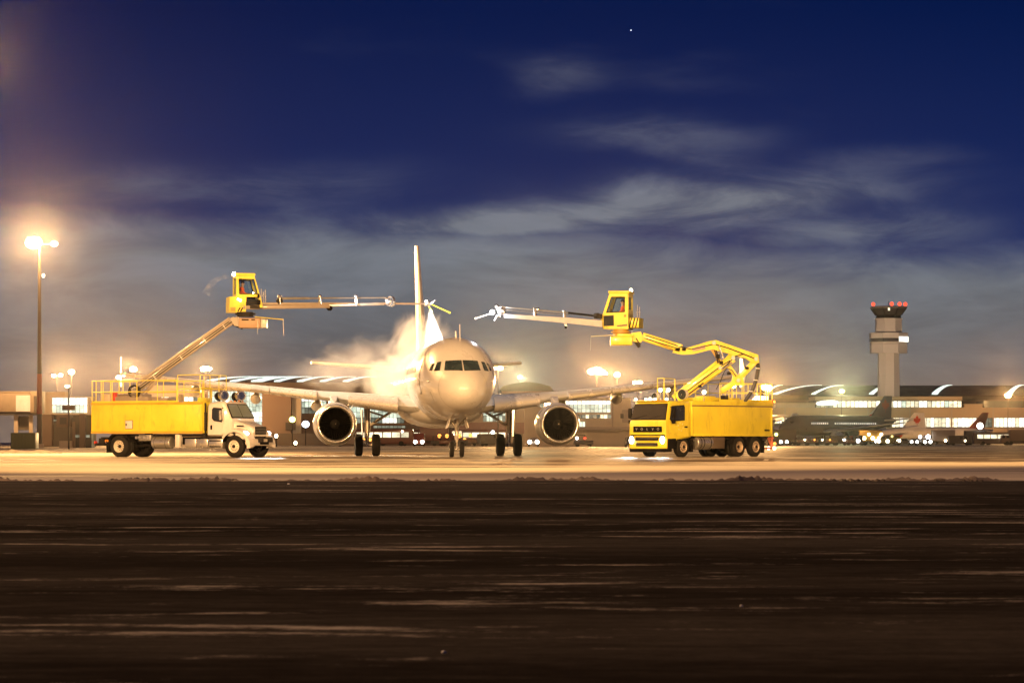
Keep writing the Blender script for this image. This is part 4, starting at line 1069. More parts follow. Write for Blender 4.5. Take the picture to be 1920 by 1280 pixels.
def seated_person(loc, rz, label):
    """an operator seated facing local +x: one continuous body grown over a skeleton, with clothing and hat over it"""
    o = thing('person', label, 'person', loc, rz)
    def skin(name, V, E_, m, rad, lv=1):
        me = bpy.data.meshes.new(name); me.from_pydata(V, E_, []); ob = inst(name, me, o)
        md = ob.modifiers.new('skin', 'SKIN'); md.use_smooth_shade = True
        for i, r in enumerate(rad): me.skin_vertices[0].data[i].radius = (r, r)
        me.skin_vertices[0].data[0].use_root = True
        sb = ob.modifiers.new('sub', 'SUBSURF'); sb.levels = lv; sb.render_levels = lv
        me.materials.append(m); return ob
    V = [(0, 0, .10), (.01, 0, .28), (.03, 0, .46), (.04, 0, .58), (.06, 0, .66), (.08, 0, .75), (.08, 0, .86)]
    E_ = [(i, i + 1) for i in range(6)]; rad = [.15, .135, .155, .08, .055, .09, .082]
    J = V[:4]; JE = [(0, 1), (1, 2), (2, 3)]; JR = [.165, .155, .178, .095]
    T_ = [(0, 0, .10)]; TE = []; TR_ = [.165]
    for s_ in (-1, 1):
        arm = [(.03, s_ * .19, .53), (.10, s_ * .245, .30), (.32, s_ * .19, .24), (.40, s_ * .17, .26)]
        b_ = len(V); V += arm; E_ += [(3, b_), (b_, b_ + 1), (b_ + 1, b_ + 2), (b_ + 2, b_ + 3)]; rad += [.072, .052, .036, .036]
        b_ = len(J); J += arm[:3]; JE += [(3, b_), (b_, b_ + 1), (b_ + 1, b_ + 2)]; JR += [.092, .070, .052]
        leg = [(.10, s_ * .10, .08), (.44, s_ * .12, .12), (.47, s_ * .12, -.24), (.57, s_ * .12, -.28)]
        b_ = len(V); V += leg; E_ += [(0, b_), (b_, b_ + 1), (b_ + 1, b_ + 2), (b_ + 2, b_ + 3)]; rad += [.09, .062, .048, .04]
        b_ = len(T_); T_ += leg[:3]; TE += [(0, b_), (b_, b_ + 1), (b_ + 1, b_ + 2)]; TR_ += [.105, .078, .060]
        for k in range(4):      # fingers closed round the lever, thumb on the inner side
            y0 = s_ * .17 + (k - 1.5) * .018; L = (.036, .042, .040, .030)[k]
            g = G(); g.pipe([(.40, y0, .265), (.40 + L, y0, .268), (.40 + L * 1.15, y0, .235), (.40 + L * .5, y0, .222)], .0085, 6); g.done('finger', FACE, o)
        g = G(); g.pipe([(.375, s_ * .145, .265), (.395, s_ * .125, .262), (.425, s_ * .132, .25)], .010, 6); g.done('thumb', FACE, o)
    skin('body', V, E_, FACE, rad); skin('jacket', J, JE, ORANGE, JR); skin('trousers', T_, TE, TROUS, TR_)
    g = G(); g.ball((.175, 0, .795), .020, (1, .8, 1.5), 8, 6); g.done('nose', FACE, o)
    g = G()
    for s_ in (-1, 1): g.ball((.155, s_ * .034, .825), .012, (1, 1, .8), 8, 6)
    g.done('eyes', HAIR, o)
    g = G(); g.ball((.16, 0, .755), .022, (.4, 1, .35), 8, 6); g.done('mouth', RED, o)
    g = G()
    for s_ in (-1, 1): g.ball((.07, s_ * .092, .80), .024, (.9, .4, 1.3), 8, 6)
    g.done('ears', FACE, o)
    g = G(); g.ball((.062, 0, .865), .105, (1.02, .95, .78), 16, 10); g.done('cap', HAIR, o, None, 60)
    g = G(); g.box((.05, .168, .40), (.05, .02, .26), .01); g.box((.05, -.168, .40), (.05, .02, .26), .01); g.done('reflective_stripe', WHT, o)
    return o

# ------------------------------------------------------------------ the truck with the white bonneted cab
LT = thing('deicing_truck', 'deicing truck with white bonneted cab, yellow tank body and raised tan boom', 'deicing truck', (-18.99, 157.1, 0), R(-28.1))
T = TR(LT, -1); o = LT
NY = -1.22                      # the near side
xb0, xb1 = T.x(172, NY), T.x(379, NY)
zt, zb = T.z(755, 1.5, NY), T.z(812, 1.5, NY)
g = G(); g.box(((xb0 + xb1) / 2, 0, (zt + zb) / 2), (xb1 - xb0, 2.44, zt - zb), .03); body_ = g.done('tank_body', YEL, o)
g = G()
for y in (NY - .015, -NY + .015): g.box(((xb0 + xb1) / 2, y, zt - .03), (xb1 - xb0 + .04, .05, .10)); g.box(((xb0 + xb1) / 2, y, zb + .05), (xb1 - xb0 + .04, .05, .11))
g.done('edge_rail', mat('yellow_dull', (.52, .31, .02), .5, 0, .15, 2, 0, 0, .3), body_)
g = G()
for x in (xb0 + .03, xb1 - .03): g.box((x, NY - .012, (zt + zb) / 2), (.07, .035, zt - zb - .25))
g.done('corner_strip', YEL, body_)
hx0, hx1, hz1, hz0 = T.x(236, NY), T.x(248.5, NY), T.z(788.5, 1, NY), T.z(803, 1, NY)
g = G(); g.box(((hx0 + hx1) / 2, NY - .015, (hz0 + hz1) / 2), (hx1 - hx0 + .05, .02, hz1 - hz0 + .05), .006); hf = g.done('hatch_frame', BROWN, body_)
g = G(); g.box(((hx0 + hx1) / 2, NY - .032, (hz0 + hz1) / 2), (hx1 - hx0, .03, hz1 - hz0), .01); hf2 = g.done('hatch', WHT, body_)
g = G(); g.box((hx0 + .06, NY - .055, (hz0 + hz1) / 2), (.05, .03, .12), .01); h_ = g.done('hatch_latch', BLACK, body_)
g = G(); g.box(((T.x(205, NY) + T.x(270, NY)) / 2, NY - .03, zb - .02), (T.x(270, NY) - T.x(205, NY), .02, .03)); g.done('drip_edge', BROWN, body_)
# chassis
g = G()
for y in (-.42, .42): g.box((3.2, y, .86), (9.6, .09, .26))
for x in (-1.4, .9, 2.4, 4.6, 6.4): g.box((x, 0, .86), (.1, .84, .2))
g.box((3.2, 0, zb - .10), (7.2, 1.8, .14)); g.done('chassis', CHAS, o)
g = G(); g.tube((0, -1.0, .51), (0, 1.0, .51), .11); g.ball((0, 0, .51), .26, (1, 1, 1), 14, 9); g.tube((6.8, -.9, .50), (6.8, .9, .50), .08); g.tube((.2, 0, .55), (4.6, 0, .75), .06); g.done('axle', CHAS, o)
RIMW = mat('white_rim', (.62, .57, .50), .45, .1, .12, 4, 0, 0, .4)
for s_ in (-1, 1):
    truck_wheel(o, 0, s_ * 1.06, .53, .29, s_, RIMW, True)
    truck_wheel(o, 6.8, s_ * 1.03, .53, .31, s_, RIMW)
    g = G(); g.box((-.70, s_ * .95, .52), (.03, .62, .62)); g.done('mudflap', BLACK, o)
    g = G(); secs = [[(.72 * math.cos(a), s_ * y, .53 + .70 * math.sin(a)) for y in (.62, 1.23)] for a in [R(20 + 140 * k / 10) for k in range(11)]]
    for A, C in zip(secs, secs[1:]): g.prism([A[0], A[1], C[1], C[0]], (0, 0, .025))
    g.done('rear_mudguard', BLACK, o)
# things slung under the near side
x0, x1 = T.x(288, -.95), T.x(322, -.95)
g = G(); g.lathe([(0, .02), (0, .27), (.03, .30), (x1 - x0 - .03, .30), (x1 - x0, .27), (x1 - x0, .02)], (x0, -.90, .70), (1, 0, 0), 28); ft = g.done('fuel_tank', ALU, o)
for xx in (x0 + .18, x1 - .25): g = G(); g.lathe([(-.03, .306), (.03, .306)], (xx, -.90, .70), (1, 0, 0), 28); g.box((xx, -.55, .75), (.06, .3, .5)); g.done('strap', STEEL, ft)
x0, x1 = T.x(331, -1.0), T.x(339, -1.0)
g = G(); g.box(((x0 + x1) / 2, -.98, .80), (x1 - x0, .3, .62), .02); g.done('panel_box', WHT, o)
x0, x1 = T.x(348, -1.05), T.x(392, -1.05)
for i in range(2):
    w_ = (x1 - x0) / 2; g = G(); g.box((x0 + w_ * (i + .5), -.92, .68), (w_ - .03, .45, .44), .03); g.done('tool_box', ALU, o)
x0, x1 = T.x(392, -1.1), T.x(418, -1.1)
g = G(); g.box(((x0 + x1) / 2, -.95, .66), (x1 - x0, .42, .50), .03); stp = g.done('cab_step', ALU, o)
for zz in (.52, .80): g = G(); g.box(((x0 + x1) / 2, -1.165, zz), (x1 - x0 - .16, .04, .05)); g.done('tread', BLACK, stp)
g = G(); g.box(((T.x(262, -1) + T.x(285, -1)) / 2, -.98, .95), (T.x(285, -1) - T.x(262, -1), .22, .30), .02); g.done('valve_box', STEEL, o)
for px in (257, 262, 272, 279): g = G(); g.tube((T.x(px, -1.05), -1.02, .96), (T.x(px, -1.05), -1.14, .96), .07, None, 14); g.done('coupling', ALU, o)
g = G(); g.box((xb0 + .12, 0, .62), (.12, 2.1, .12)); g.box((xb0 + .25, -.7, .78), (.3, .12, .3)); g.box((xb0 + .25, .7, .78), (.3, .12, .3)); g.done('rear_bumper', CHAS, o)
for s_ in (-1, 1): g = G(); g.box((xb0 + .04, s_ * .95, .72), (.06, .22, .14), .02); g.done('tail_lamp', L_RED if False else mat('red_lens', (.5, .03, .02), .2), o)
g = G(); g.box((T.x(200, NY), NY - .0, .80), (.18, .06, .10), .01); g.done('side_lamp', L_AMB if False else mat('amber_lens', (.7, .25, .03), .2), o)
# cab and bonnet
cx0 = T.x(388, -1.1)
g = G(); g.loft(rr_loft([(cx0, 1.04, .98, 1.05, 2.58, .10), (cx0 + .12, 1.12, 1.04, 1.02, 2.68, .16), (cx0 + .9, 1.13, 1.04, 1.02, 2.74, .18), (6.52, 1.13, 1.02, 1.02, 2.70, .20), (6.60, 1.13, 1.0, 1.02, 2.62, .2), (7.08, 1.12, 1.02, 1.02, 1.86, .12), (7.10, 1.06, 1.0, 1.02, 1.80, .1)])); cab_ = g.done('cab', WHT, o, None, 40)
g = G(); g.loft(rr_loft([(7.04, .92, .86, 1.10, 1.80, .14), (7.5, .86, .80, 1.05, 1.69, .18), (7.9, .80, .72, 1.02, 1.57, .22), (8.14, .74, .64, 1.0, 1.46, .20), (8.22, .66, .58, 1.02, 1.38, .16)])); bon = g.done('bonnet', WHT, o, None, 45)
# fenders: an arch over each front wheel that flows forward to the headlamp
for s_ in (-1, 1):
    g = G(); secs = []
    for k in range(15):
        a = R(-8 + 200 * k / 14); rx, rz_ = (.74, .70)
        ext = .10 + (.08 if a < R(70) else .0) * max(0, math.cos(a)) ** 1
        i0 = (6.8 + rx * math.cos(a), .53 + rz_ * math.sin(a)); o0 = (6.8 + (rx + ext) * math.cos(a), .53 + (rz_ + .11) * math.sin(a) + .02)
        secs.append([(i0[0], s_ * .62, i0[1]), (i0[0], s_ * 1.17, i0[1]), (o0[0], s_ * 1.15, o0[1]), (o0[0] - .02, s_ * .62, o0[1] + .14)])
    secs = secs[:12]
    g.loft(secs); fd = g.done('fender', WHT, o, None, 50)
    g = G(); secs = [[(6.8 + .735 * math.cos(a), s_ * .60, .53 + .695 * math.sin(a)), (6.8 + .735 * math.cos(a), s_ * 1.14, .53 + .695 * math.sin(a))] for a in [R(185 * k / 14) for k in range(15)]]
    for A, C in zip(secs, secs[1:]): g.prism([A[0], A[1], C[1], C[0]], (0, 0, -.02))
    g.box((6.8, s_ * .60, .95), (1.3, .03, .6)); g.done('wheel_arch', BLACK, fd)
    # fender nose carrying the headlamp
    g = G(); g.loft(rr_loft([(7.35, .18, .14, .92, 1.42, .06), (7.75, .20, .15, .86, 1.36, .08), (8.06, .17, .12, .88, 1.26, .08), (8.16, .12, .08, .92, 1.16, .06)]))
    for v in g.b.verts: v.co.y += s_ * (.90 - .10 * max(0, v.co.x - 7.5))
    fn_ = g.done('fender_nose', WHT, o, None, 45)
    g = G(); g.ball((7.95, s_ * 1.0, 1.17), .19, (1.15, .42, .55), 16, 10); hl = g.done('headlamp', L_HEAD if s_ < 0 else L_HEAD, o)
    spot('headlight_beam', T.o.matrix_basis @ Vector((7.75, s_ * .92, 1.1)), T.o.matrix_basis @ Vector((7.75, s_ * .92, 1.1)) + Vector((.6, -9, -1.1)), 7e3, (1, .94, .84), 9, 1.0, .12)
g = G(); g.box((8.225, 0, 1.30), (.06, .98, .40), .03); gr = g.done('grille', BLACK, o)
for i in range(5): g = G(); g.box((8.262, 0, 1.15 + i * .075), (.02, .92, .022)); g.done('grille_slat', STEEL, gr)
g = G(); g.loft(rr_loft([(8.02, 1.08, 1.08, .58, .90, .08), (8.30, 1.02, 1.02, .56, .90, .10), (8.40, .80, .80, .58, .88, .1)])); bp_ = g.done('bumper', mat('bumper_metal', (.62, .58, .54), .38, .35, .1, 3), o, None, 45)
g = G(); g.box((8.39, .1, .68), (.05, .80, .14), .02); g.done('bumper_vent', BLACK, bp_)
for y in (-.36, -.18, 0, .18, .36): g = G(); g.box((8.24, y, 1.0), (.05, .09, .05), .01); g.done('marker_slot', BLACK, o)
g = G(); g.box((7.52, -.90, 1.52), (.46, .03, .07), .01); g.done('bonnet_vent', BLACK, bon)
# cab glazing and door on both sides
for s_ in (-1, 1):
    ys = lambda z: s_ * (1.13 - (z - 1.1) / 1.6 * .10 + .012)
    def pl(pts, off, th=.02): return [(x, ys(z) + s_ * off, z) for x, z in pts]
    dr = [(5.28, 1.10), (6.34, 1.10), (6.46, 1.45), (6.62, 1.80), (6.38, 2.52), (5.36, 2.56), (5.28, 2.4)]
    g = G(); g.prism(pl(dr, -.004), (0, s_ * .014, 0)); d_ = g.done('door', WHT, cab_)
    gl = [(5.50, 1.92), (5.62, 1.80), (6.32, 1.74), (6.40, 1.86), (6.24, 2.36), (5.58, 2.40), (5.50, 2.32)]
    big = [((x - 5.95) * 1.09 + 5.95, (z - 2.07) * 1.11 + 2.07) for x, z in gl]
    g = G(); g.prism(pl(big, .008), (0, s_ * .010, 0)); g.done('window_seal', BLACK, cab_)
    g = G(); g.prism(pl(gl, .020), (0, s_ * .008, 0)); g.done('door_window', DGLASS, cab_)
    g = G(); g.box((5.46, ys(1.5) + s_ * .03, 1.46), (.10, .05, .22), .02); g.done('door_handle', BLACK, cab_)
    g = G(); g.box((6.50, s_ * 1.36, 2.05), (.08, .20, .48), .04); mh = g.done('mirror', CHROME if s_ < 0 else BLACK, o)
    g = G(); g.tube((6.52, s_ * 1.08, 2.42), (6.50, s_ * 1.36, 2.34), .018); g.tube((6.52, s_ * 1.08, 1.78), (6.50, s_ * 1.36, 1.82), .018); g.done('mirror_arm', BLACK, mh)
# windscreen on the raked front
def ws(a, b_, off): # a: 0 top .. 1 bottom, b_: lateral
    t = Vector((6.60, 0, 2.62)).lerp(Vector((7.08, 0, 1.86)), a); return t + Vector((.85, 0, .53)).normalized() * off + Vector((0, b_, 0))
g = G(); g.prism([ws(.02, -.90, .0), ws(.02, .90, .0), ws(.94, 1.02, .0), ws(.94, -1.02, .0)], (.018, 0, .011)); wf = g.done('windscreen_seal', BLACK, cab_)
for s_ in (-1, 1): g = G(); g.prism([ws(.09, s_ * .03, .022), ws(.09, s_ * .82, .022), ws(.88, s_ * .92, .022), ws(.88, s_ * .03, .022)], (.010, 0, .006)); g.done('windscreen', mat('greenish_screen', (.16, .19, .175), .12, 0, .1, 1), cab_)
# roof: work lamps with blue lenses, amber markers, visor
for px in (395, 423):
    x = 5.9 if px < 410 else 6.1; y = -.75 if px < 410 else .45
    g = G(); g.lathe([(-.16, .12), (-.12, .24), (.10, .26), (.14, .24), (.14, .19)], (x, y, 3.02), (.86, -.5, 0), 22); lm = g.done('work_lamp', CHROME, o, None, 40)
    g = G(); g.lathe([(.125, .19), (.14, .12), (.145, .02)], (x, y, 3.02), (.86, -.5, 0), 22); g.done('lens', mat('blue_lens', (.02, .03, .10), .1), lm)
    g = G(); g.tube((x, y, 2.70), (x, y, 2.84), .05); g.done('bracket', CHAS, lm)
    g = G(); g.lathe([(-.16, .11), (-.12, .20), (.02, .22)], (x - .35, y + .12, 2.98), (-.86, .5, 0), 18, True); g.tube((x - .3, y + .1, 2.68), (x - .3, y + .1, 2.84), .04); g.done('rear_lamp', BLACK, o)
for y in (-.7, -.35, 0, .35, .7): g = G(); g.box((6.42, y, 2.745), (.10, .10, .06), .02); g.done('marker_lamp', L_WARM if y == -.7 else mat('amber_lens', (.7, .25, .03), .2), o)
g = G(); g.tube((cx0 - .22, -.95, .9), (cx0 - .22, -.95, 2.66), .07, None, 12); g.tube((cx0 - .22, -.95, 1.3), (cx0 - .22, -.95, 2.2), .10, None, 14); g.done('exhaust_stack', CHAS, o)
g = G(); g.box((cx0 - .22, .1, 1.75), (.30, 1.7, 1.5), .03); g.done('pump_rack', CHAS, o)
for i in range(4): g = G(); g.tube((cx0 - .38, -.8 + i * .4, 1.1), (cx0 - .38, -.8 + i * .4, 2.4), .035); g.done('riser_pipe', STEEL, o)
# the bonnet is short: draw the parts ahead of the doors back to their true lengths
SHORT = {'cab', 'bonnet', 'bonnet_vent', 'fender_nose', 'headlamp', 'grille', 'grille_slat', 'bumper', 'bumper_vent', 'marker_slot', 'door', 'window_seal', 'door_window', 'door_handle', 'mirror', 'mirror_arm', 'windscreen_seal', 'windscreen', 'marker_lamp'}
def draw_back(x): return x if x < 5.8 else (x - .43 * (x - 5.8) / .8 if x < 6.6 else x - .43 - (x - 6.6) * .13)
done_ = set()
for ch in LT.children_recursive:
    if ch.name.split('.')[0] in SHORT and ch.data.name not in done_:
        done_.add(ch.data.name)
        for v in ch.data.vertices: v.co.x = draw_back(v.co.x)
# deck railing, locker, reel
zd = zt
rl = T.z(713, 1.5, NY) - zd
xs = [T.x(p, NY + .04) for p in (172.5, 180, 193, 210, 256.5, 295, 331)]
back = [(xs[0], y, zd) for y in (-.4, .4)]
rail(o, [(xs[-1], 1.15, zd), (xs[0], 1.15, zd), (xs[0], -1.17, zd), (xs[-1], -1.17, zd)], rl, .022, YEL, [(x, -1.17, zd) for x in xs] + back + [(x, 1.15, zd) for x in xs], (.5,))
xf = [T.x(p, NY + .04) for p in (333, 375, 391)]
rail(o, [(xf[0], -1.17, zd), (xf[1], -1.17, zd), (xf[1], 1.15, zd)], rl * 1.22, .022, YEL, [(xf[0], -1.17, zd), (xf[1], -1.17, zd), (xf[1], -.3, zd), (xf[1], .5, zd), (xf[1], 1.15, zd), (xf[0], 1.15, zd)], (.5,), False)
g = G(); g.box((T.x(203, -.6), -.6, zd + .24), (.55, .5, .46), .03); g.done('deck_locker', BEIGE, o)
g = G(); g.box((T.x(215, -.5), -.5, zd + .28), (.22, .25, .54), .03); g.done('red_canister', RED, o)
g = G(); g.box((T.x(250, 0), 0, zd + .16), (2.6, 1.2, .30), .02); g.box((T.x(252, .0), 0, zd + .34), (1.5, .9, .26), .02); g.done('boom_turret', GREYP, o)
g = G(); g.lathe([(-.07, .26), (-.07, .34), (.07, .34), (.07, .26)], (T.x(252, -.5), -.5, zd + .58), (0, 1, 0), 26); rl_ = g.done('hose_reel', CHAS, o)
g = G(); g.lathe([(-.05, .10), (.05, .10)], (T.x(252, -.5), -.5, zd + .58), (0, 1, 0), 16, True)
for k in range(5): a = 2 * math.pi * k / 5; cxr = T.x(252, -.5); g.bar((cxr, -.5, zd + .58), (cxr + .27 * math.cos(a), -.5, zd + .58 + .27 * math.sin(a)), .03)
g.done('spokes', STEEL, rl_)
g = G(); g.box((T.x(300, .2), .2, zd + .14), (1.6, .9, .26), .03); g.box((T.x(340, -.7), -.7, zd + .2), (.18, .18, .4)); g.done('deck_equipment', GREYP, o)
xr = T.x(383, -.5)
g = G(); g.box((xr, -.45, zd + .12), (.2, 1.0, 1.0 * .24), .02); g.tube((xr, -.6, zd + .1), (xr, -.6, zd + .72), .06); g.tube((xr, .1, zd + .1), (xr, .1, zd + .72), .06); g.bar((xr, -.66, zd + .70), (xr, .16, zd + .70), .12, .08); g.done('boom_rest', YEL, o)

# boom of the left truck
W = lambda px, py, Y=157.6: T.w(px, py, Y)
Ymid = 157.6
p0, p1 = W(240, 743), W(441, 598)
perp = (W(0, 0).lerp(W(0, 0), 0)); up_ = (T.inv.to_3x3() @ Vector((-.58, 0, .81)))
g = G(); g.bar(p0, p1, .34, .30, .03); boom = g.done('lower_boom', GREYP, o)
g = G(); a, b2 = p0.lerp(p1, .12) + up_ * .26, p0.lerp(p1, .97) + up_ * .20; g.bar(a, b2, .22, .12, .02); g.done('parallel_link', GREYP, boom)
g = G(); side = T.inv.to_3x3() @ Vector((0, -1, 0))
g.tube(p0.lerp(p1, .06) + side * .19 - up_ * .05, p0.lerp(p1, .98) + side * .19 - up_ * .03, .028, None, 8); g.tube(p0.lerp(p1, .06) + side * .19 + up_ * .06, p0.lerp(p1, .95) + side * .19 + up_ * .06, .022, None, 8); g.done('hydraulic_line', HOSE, boom)
for t_ in (.25, .5, .72, .9): g = G(); q_ = p0.lerp(p1, t_); g.bar(q_ + side * .18 - up_ * .15, q_ + side * .18 + up_ * .15, .10, .05); g.done('line_clamp', STEEL, boom)
g = G(); g.tube(W(262, 748), W(304, 700), .085, None, 12); c_ = g.done('lift_cylinder', GREYP, o); g = G(); g.tube(W(304, 700), W(318, 687), .05, None, 10); g.done('cylinder_rod', CHROME, c_)
# basket base at the head of the boom
g = G(); n_ = [W(432, 597), W(447, 594), W(449, 612), W(440, 611)]
g.prism([q_ + side * .28 for q_ in n_], side * -.56); g.done('knuckle', GREYP, o)
g = G(); g.bar(W(437, 606), W(456, 614), .22, .22, .02); g.tube(W(440, 600), W(452, 612), .06); g.done('tilt_link', CHAS, o)
g = G(); q0, q1 = W(449, 606), W(490, 606); g.bar(q0, q1, 1.1, .50, .03)
bs = g.done('platform_box', mat('tan_panel', (.30, .20, .13), .5, 0, .06, 2, 0, 0, .1), o)
g = G(); g.bar(W(490, 606.5), W(500.5, 606.5), .9, .44, .03); g.done('platform_end', mat('worn_panel', (.50, .46, .44), .4, 0, .3, 6), bs)
g = G(); g.bar(W(455, 600) + side * .555, W(468, 600) + side * .555, .02, .06); g.bar(W(473, 600) + side * .555, W(480, 600) + side * .555, .02, .06); g.done('slot', BLACK, bs)
g = G(); g.tube(W(460, 594), W(460, 585), .42, None, 20); g.tube(W(460, 590), W(460, 587), .52, None, 24); g.done('slewing_ring', CHAS, o)
g = G(); g.pipe([W(478, 594, 156.9), W(531, 599, 156.6)], .022, 8); w_ = g.done('warning_rod', YEL, o); g = G(); g.tube(W(531, 599, 156.6), W(532, 629, 156.6), .014, None, 6); g.done('hanging_chain', STEEL, w_)
g = G(); g.tube(W(484, 600, 156.9), W(483, 626, 156.9), .012, None, 6); g.done('hanging_chain', STEEL, w_)
# the cab on the boom
lower = [([(430.5, 566), (460.5, 566), (460.5, 586), (430.5, 585)], YEL, 'counterweight', -.03, 1.3),
         ([(431, 556), (462, 556), (461, 566.5), (431, 566.5)], YEL, 'rear_body', .004, 1.296),
         ([(484, 556.5), (487.6, 556.5), (491.3, 569), (491, 576), (486.5, 576)], YEL, 'front_pillar', 0, 1.3),
         ([(461, 571), (491, 573), (491, 578), (461, 578)], CHAS, 'floor_frame', .02, 1.28),
         ([(462, 560), (485, 560), (486, 571), (462, 571)], DGLASS, 'lower_glass', .10, 1.2)]
PHI = R(13)
sh, Mc, uz = operator_cab(T, (443, 157.6), PHI, 1, 36.3, [(443, 517), (476, 516), (487.6, 556.5), (443, 556.5), (443, 577)], [(447.5, 522.5), (476, 523), (482.6, 551), (448.5, 551.5)], 556, (521, 551), lower)
g = G(Mc)
for i, (a, b2) in enumerate(((444.5, 448.5), (449.5, 453.5))):
    (ua, za), (ub, zb_) = uz((a, 584)), uz((b2, 576.5)); g.prism([(ua, -.036, za), (ua + .07, -.036, za), (ub + .07, -.036, zb_), (ub, -.036, zb_)], (0, -.008, 0))
g.done('hazard_stripe', BLACK, sh)
g = G(Mc)
for i in range(5): ua, za = uz((433 + i * 1.9, 580)); g.box((ua, -.036, za), (.03, .012, .22))
g.done('louvre', BROWN, sh)
u_, z_ = uz((440, 513.5)); g = G(Mc); g.ball((u_, .2, z_), .10, (1, 1, 1.1)); bk = g.done('roof_beacon', L_WHITE, sh)
u_, z_ = uz((456, 514.5)); g = G(Mc); g.box((u_, .3, z_), (.10, .10, .10), .03); g.box((u_ - .12, .3, z_ + .01), (.08, .08, .06)); g.done('roof_lamp', L_WARM, sh)
for a, b2, c2 in ((446, 561, L_WARM), (450, 563, L_WHITE)): ua, za = uz((a, b2)); g = G(Mc); g.ball((ua, -.09, za), .055); g.done('work_bulb', c2, sh)
u_, z_ = uz((474.5, 549)); g = G(Mc); g.ball((u_, .06, z_), .045); g.done('dash_lamp', L_WHITE, sh)
g = G(Mc); a, b2 = uz((482, 552)), uz((485.5, 566)); g.box((a[0] + .03, -.10, a[1] - .06), (.10, .10, .22), .03); g.box((b2[0] - .04, -.12, b2[1]), (.16, .06, .24), .03); g.done('mirror', BLACK, sh)
g = G(Mc)
for px, t_ in ((490.5, 540), (494.5, 545), (498, 542)): a, b2 = uz((px, t_)), uz((px, 570)); g.tube((a[0], .3, a[1]), (b2[0], .3, b2[1]), .018)
for py in (553, 560): a, b2 = uz((489, py)), uz((500, py)); g.tube((a[0], .3, a[1]), (b2[0], .3, b2[1]), .014)
g.done('nozzle_guard', STEEL, sh)
pu, pz = uz((455, 554)); P0w = at(443, CY, 157.6)
Mw = Matrix.Translation((P0w.x, P0w.y, 0)) @ Matrix.Rotation(PHI, 4, 'Z')
loc = Mw @ Vector((pu, .62, pz - .16)); seated_person(loc, PHI, 'seated operator in orange jacket inside the raised yellow cab at left')
# spray boom
def Yb(px): return 157.8 + (px - 460) / 345 * 4.2
S = lambda px, py: T.w(px, py, Yb(px))
g = G(); g.bar(S(455, 576.5), S(617, 574), .24, .19, .02); sb_ = g.done('spray_boom', GREYP, o)
g = G(); g.bar(S(470, 569.5), S(668, 569), .10, .12, .02); g.done('boom_rail', GREYP, sb_)
g = G(); g.bar(S(610, 572.5), S(720, 569.5), .10, .13, .02); g.done('inner_boom', mat('bright_boom', (.55, .54, .55), .3, .4, .06, 3), sb_)
g = G(); g.bar(S(700, 569), S(800, 569.5), .07, .09, .01); g.done('tip_boom', mat('tip_boom_paint', (.30, .25, .22), .4), sb_)
g = G(); g.tube(S(524, 559.5), S(580, 559), .065, None, 10); g.tube(S(580, 559), S(725, 558), .038, None, 10); g.done('supply_pipe', STEEL, sb_)
for px in (524, 600, 668): g = G(); g.bar(S(px, 573), S(px, 556), .13, .16, .02); g.ball(S(px, 555.5), .09); g.done('pipe_bracket', CHROME, sb_)
g = G(); g.bar(S(519, 566), S(529, 562), .16, .26, .03); g.done('pivot_block', CHAS, sb_)
g = G(); g.lathe([(-.10, .03), (-.08, .13), (.08, .13), (.10, .03)], S(618, 577.5), (0, 1, 0), 18); g.bar(S(607, 574), S(617, 580), .10, .06); g.done('pulley', BLACK, sb_)
g = G(); g.lathe([(-.05, .20), (-.07, .27), (.07, .27), (.05, .20)], S(733, 565), (.35, 1, 0), 24); g.ball(S(729, 566), .20, (1, .8, 1.1), 12, 8); g.tube(S(722, 558), S(740, 572), .05); g.done('swivel_joint', CHROME, sb_)
g = G(); g.bar(S(796, 572), S(812, 565), .12, .14, .02); g.tube(S(802, 566), S(800, 562), .05); g.ball(S(804, 569), .15); g.tube(S(808, 568), S(816, 563), .04); nz = g.done('nozzle_head', CHROME, sb_)
g = G(); g.tube(S(808, 570), S(843, 586), .028, None, 8); g.ball(S(843, 586), .05); g.tube(S(803, 573), S(809, 584), .03, None, 8); g.done('spray_bar', YEL, nz)
g = G(); g.ball(S(799, 565), .07); g.done('nozzle_lamp', L_WHITE, nz)
NOZ = at(804, 571, Yb(804))
spot('nozzle_lamp_beam', at(806, 570, Yb(804) - .35), (at(815, 640, 163)), 9.0e4, (.92, .95, 1.0), 26, .6, .06)
spot('cab_work_light', at(488, 556, 156.6), at(735, 566, 161), 1.2e4, (.90, .93, 1.0), 16, .8, .06)

# ------------------------------------------------------------------ the all-yellow cab-over truck
RT = thing('deicing_truck', 'all yellow flat fronted deicing truck with folded yellow boom and lit headlamps', 'deicing truck', (7.73, 158.18, 0), R(228))
T = TR(RT, 1); o = RT
NY = 1.22
xb1, xb0 = T.x(1297.5, NY), T.x(1448, NY)
zt, zb = T.z(752.5, -4, NY), T.z(817.5, -4, NY)
g = G(); g.box(((xb0 + xb1) / 2, 0, (zt + zb) / 2), (xb1 - xb0, 2.44, zt - zb), .03); body_ = g.done('tank_body', YEL, o)
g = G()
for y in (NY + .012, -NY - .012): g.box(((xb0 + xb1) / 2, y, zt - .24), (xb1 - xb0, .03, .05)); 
g.done('edge_dark_strip', BROWN, body_)  # thin brown strip below the top edge rail
g = G()
for y in (NY + .015, -NY - .015): g.box(((xb0 + xb1) / 2, y, zt - .11), (xb1 - xb0 + .06, .06, .20), .01); g.box(((xb0 + xb1) / 2 - .1, y, zb + .05), (xb1 - xb0 - .1, .05, .10), .01)
g.done('edge_rail', YEL, body_)
g = G()
for x in (xb0 + .05, xb1 - .05): g.box((x, NY + .012, (zt + zb) / 2 - .1), (.09, .04, zt - zb - .5), .01)
g.done('corner_strip', YEL, body_)
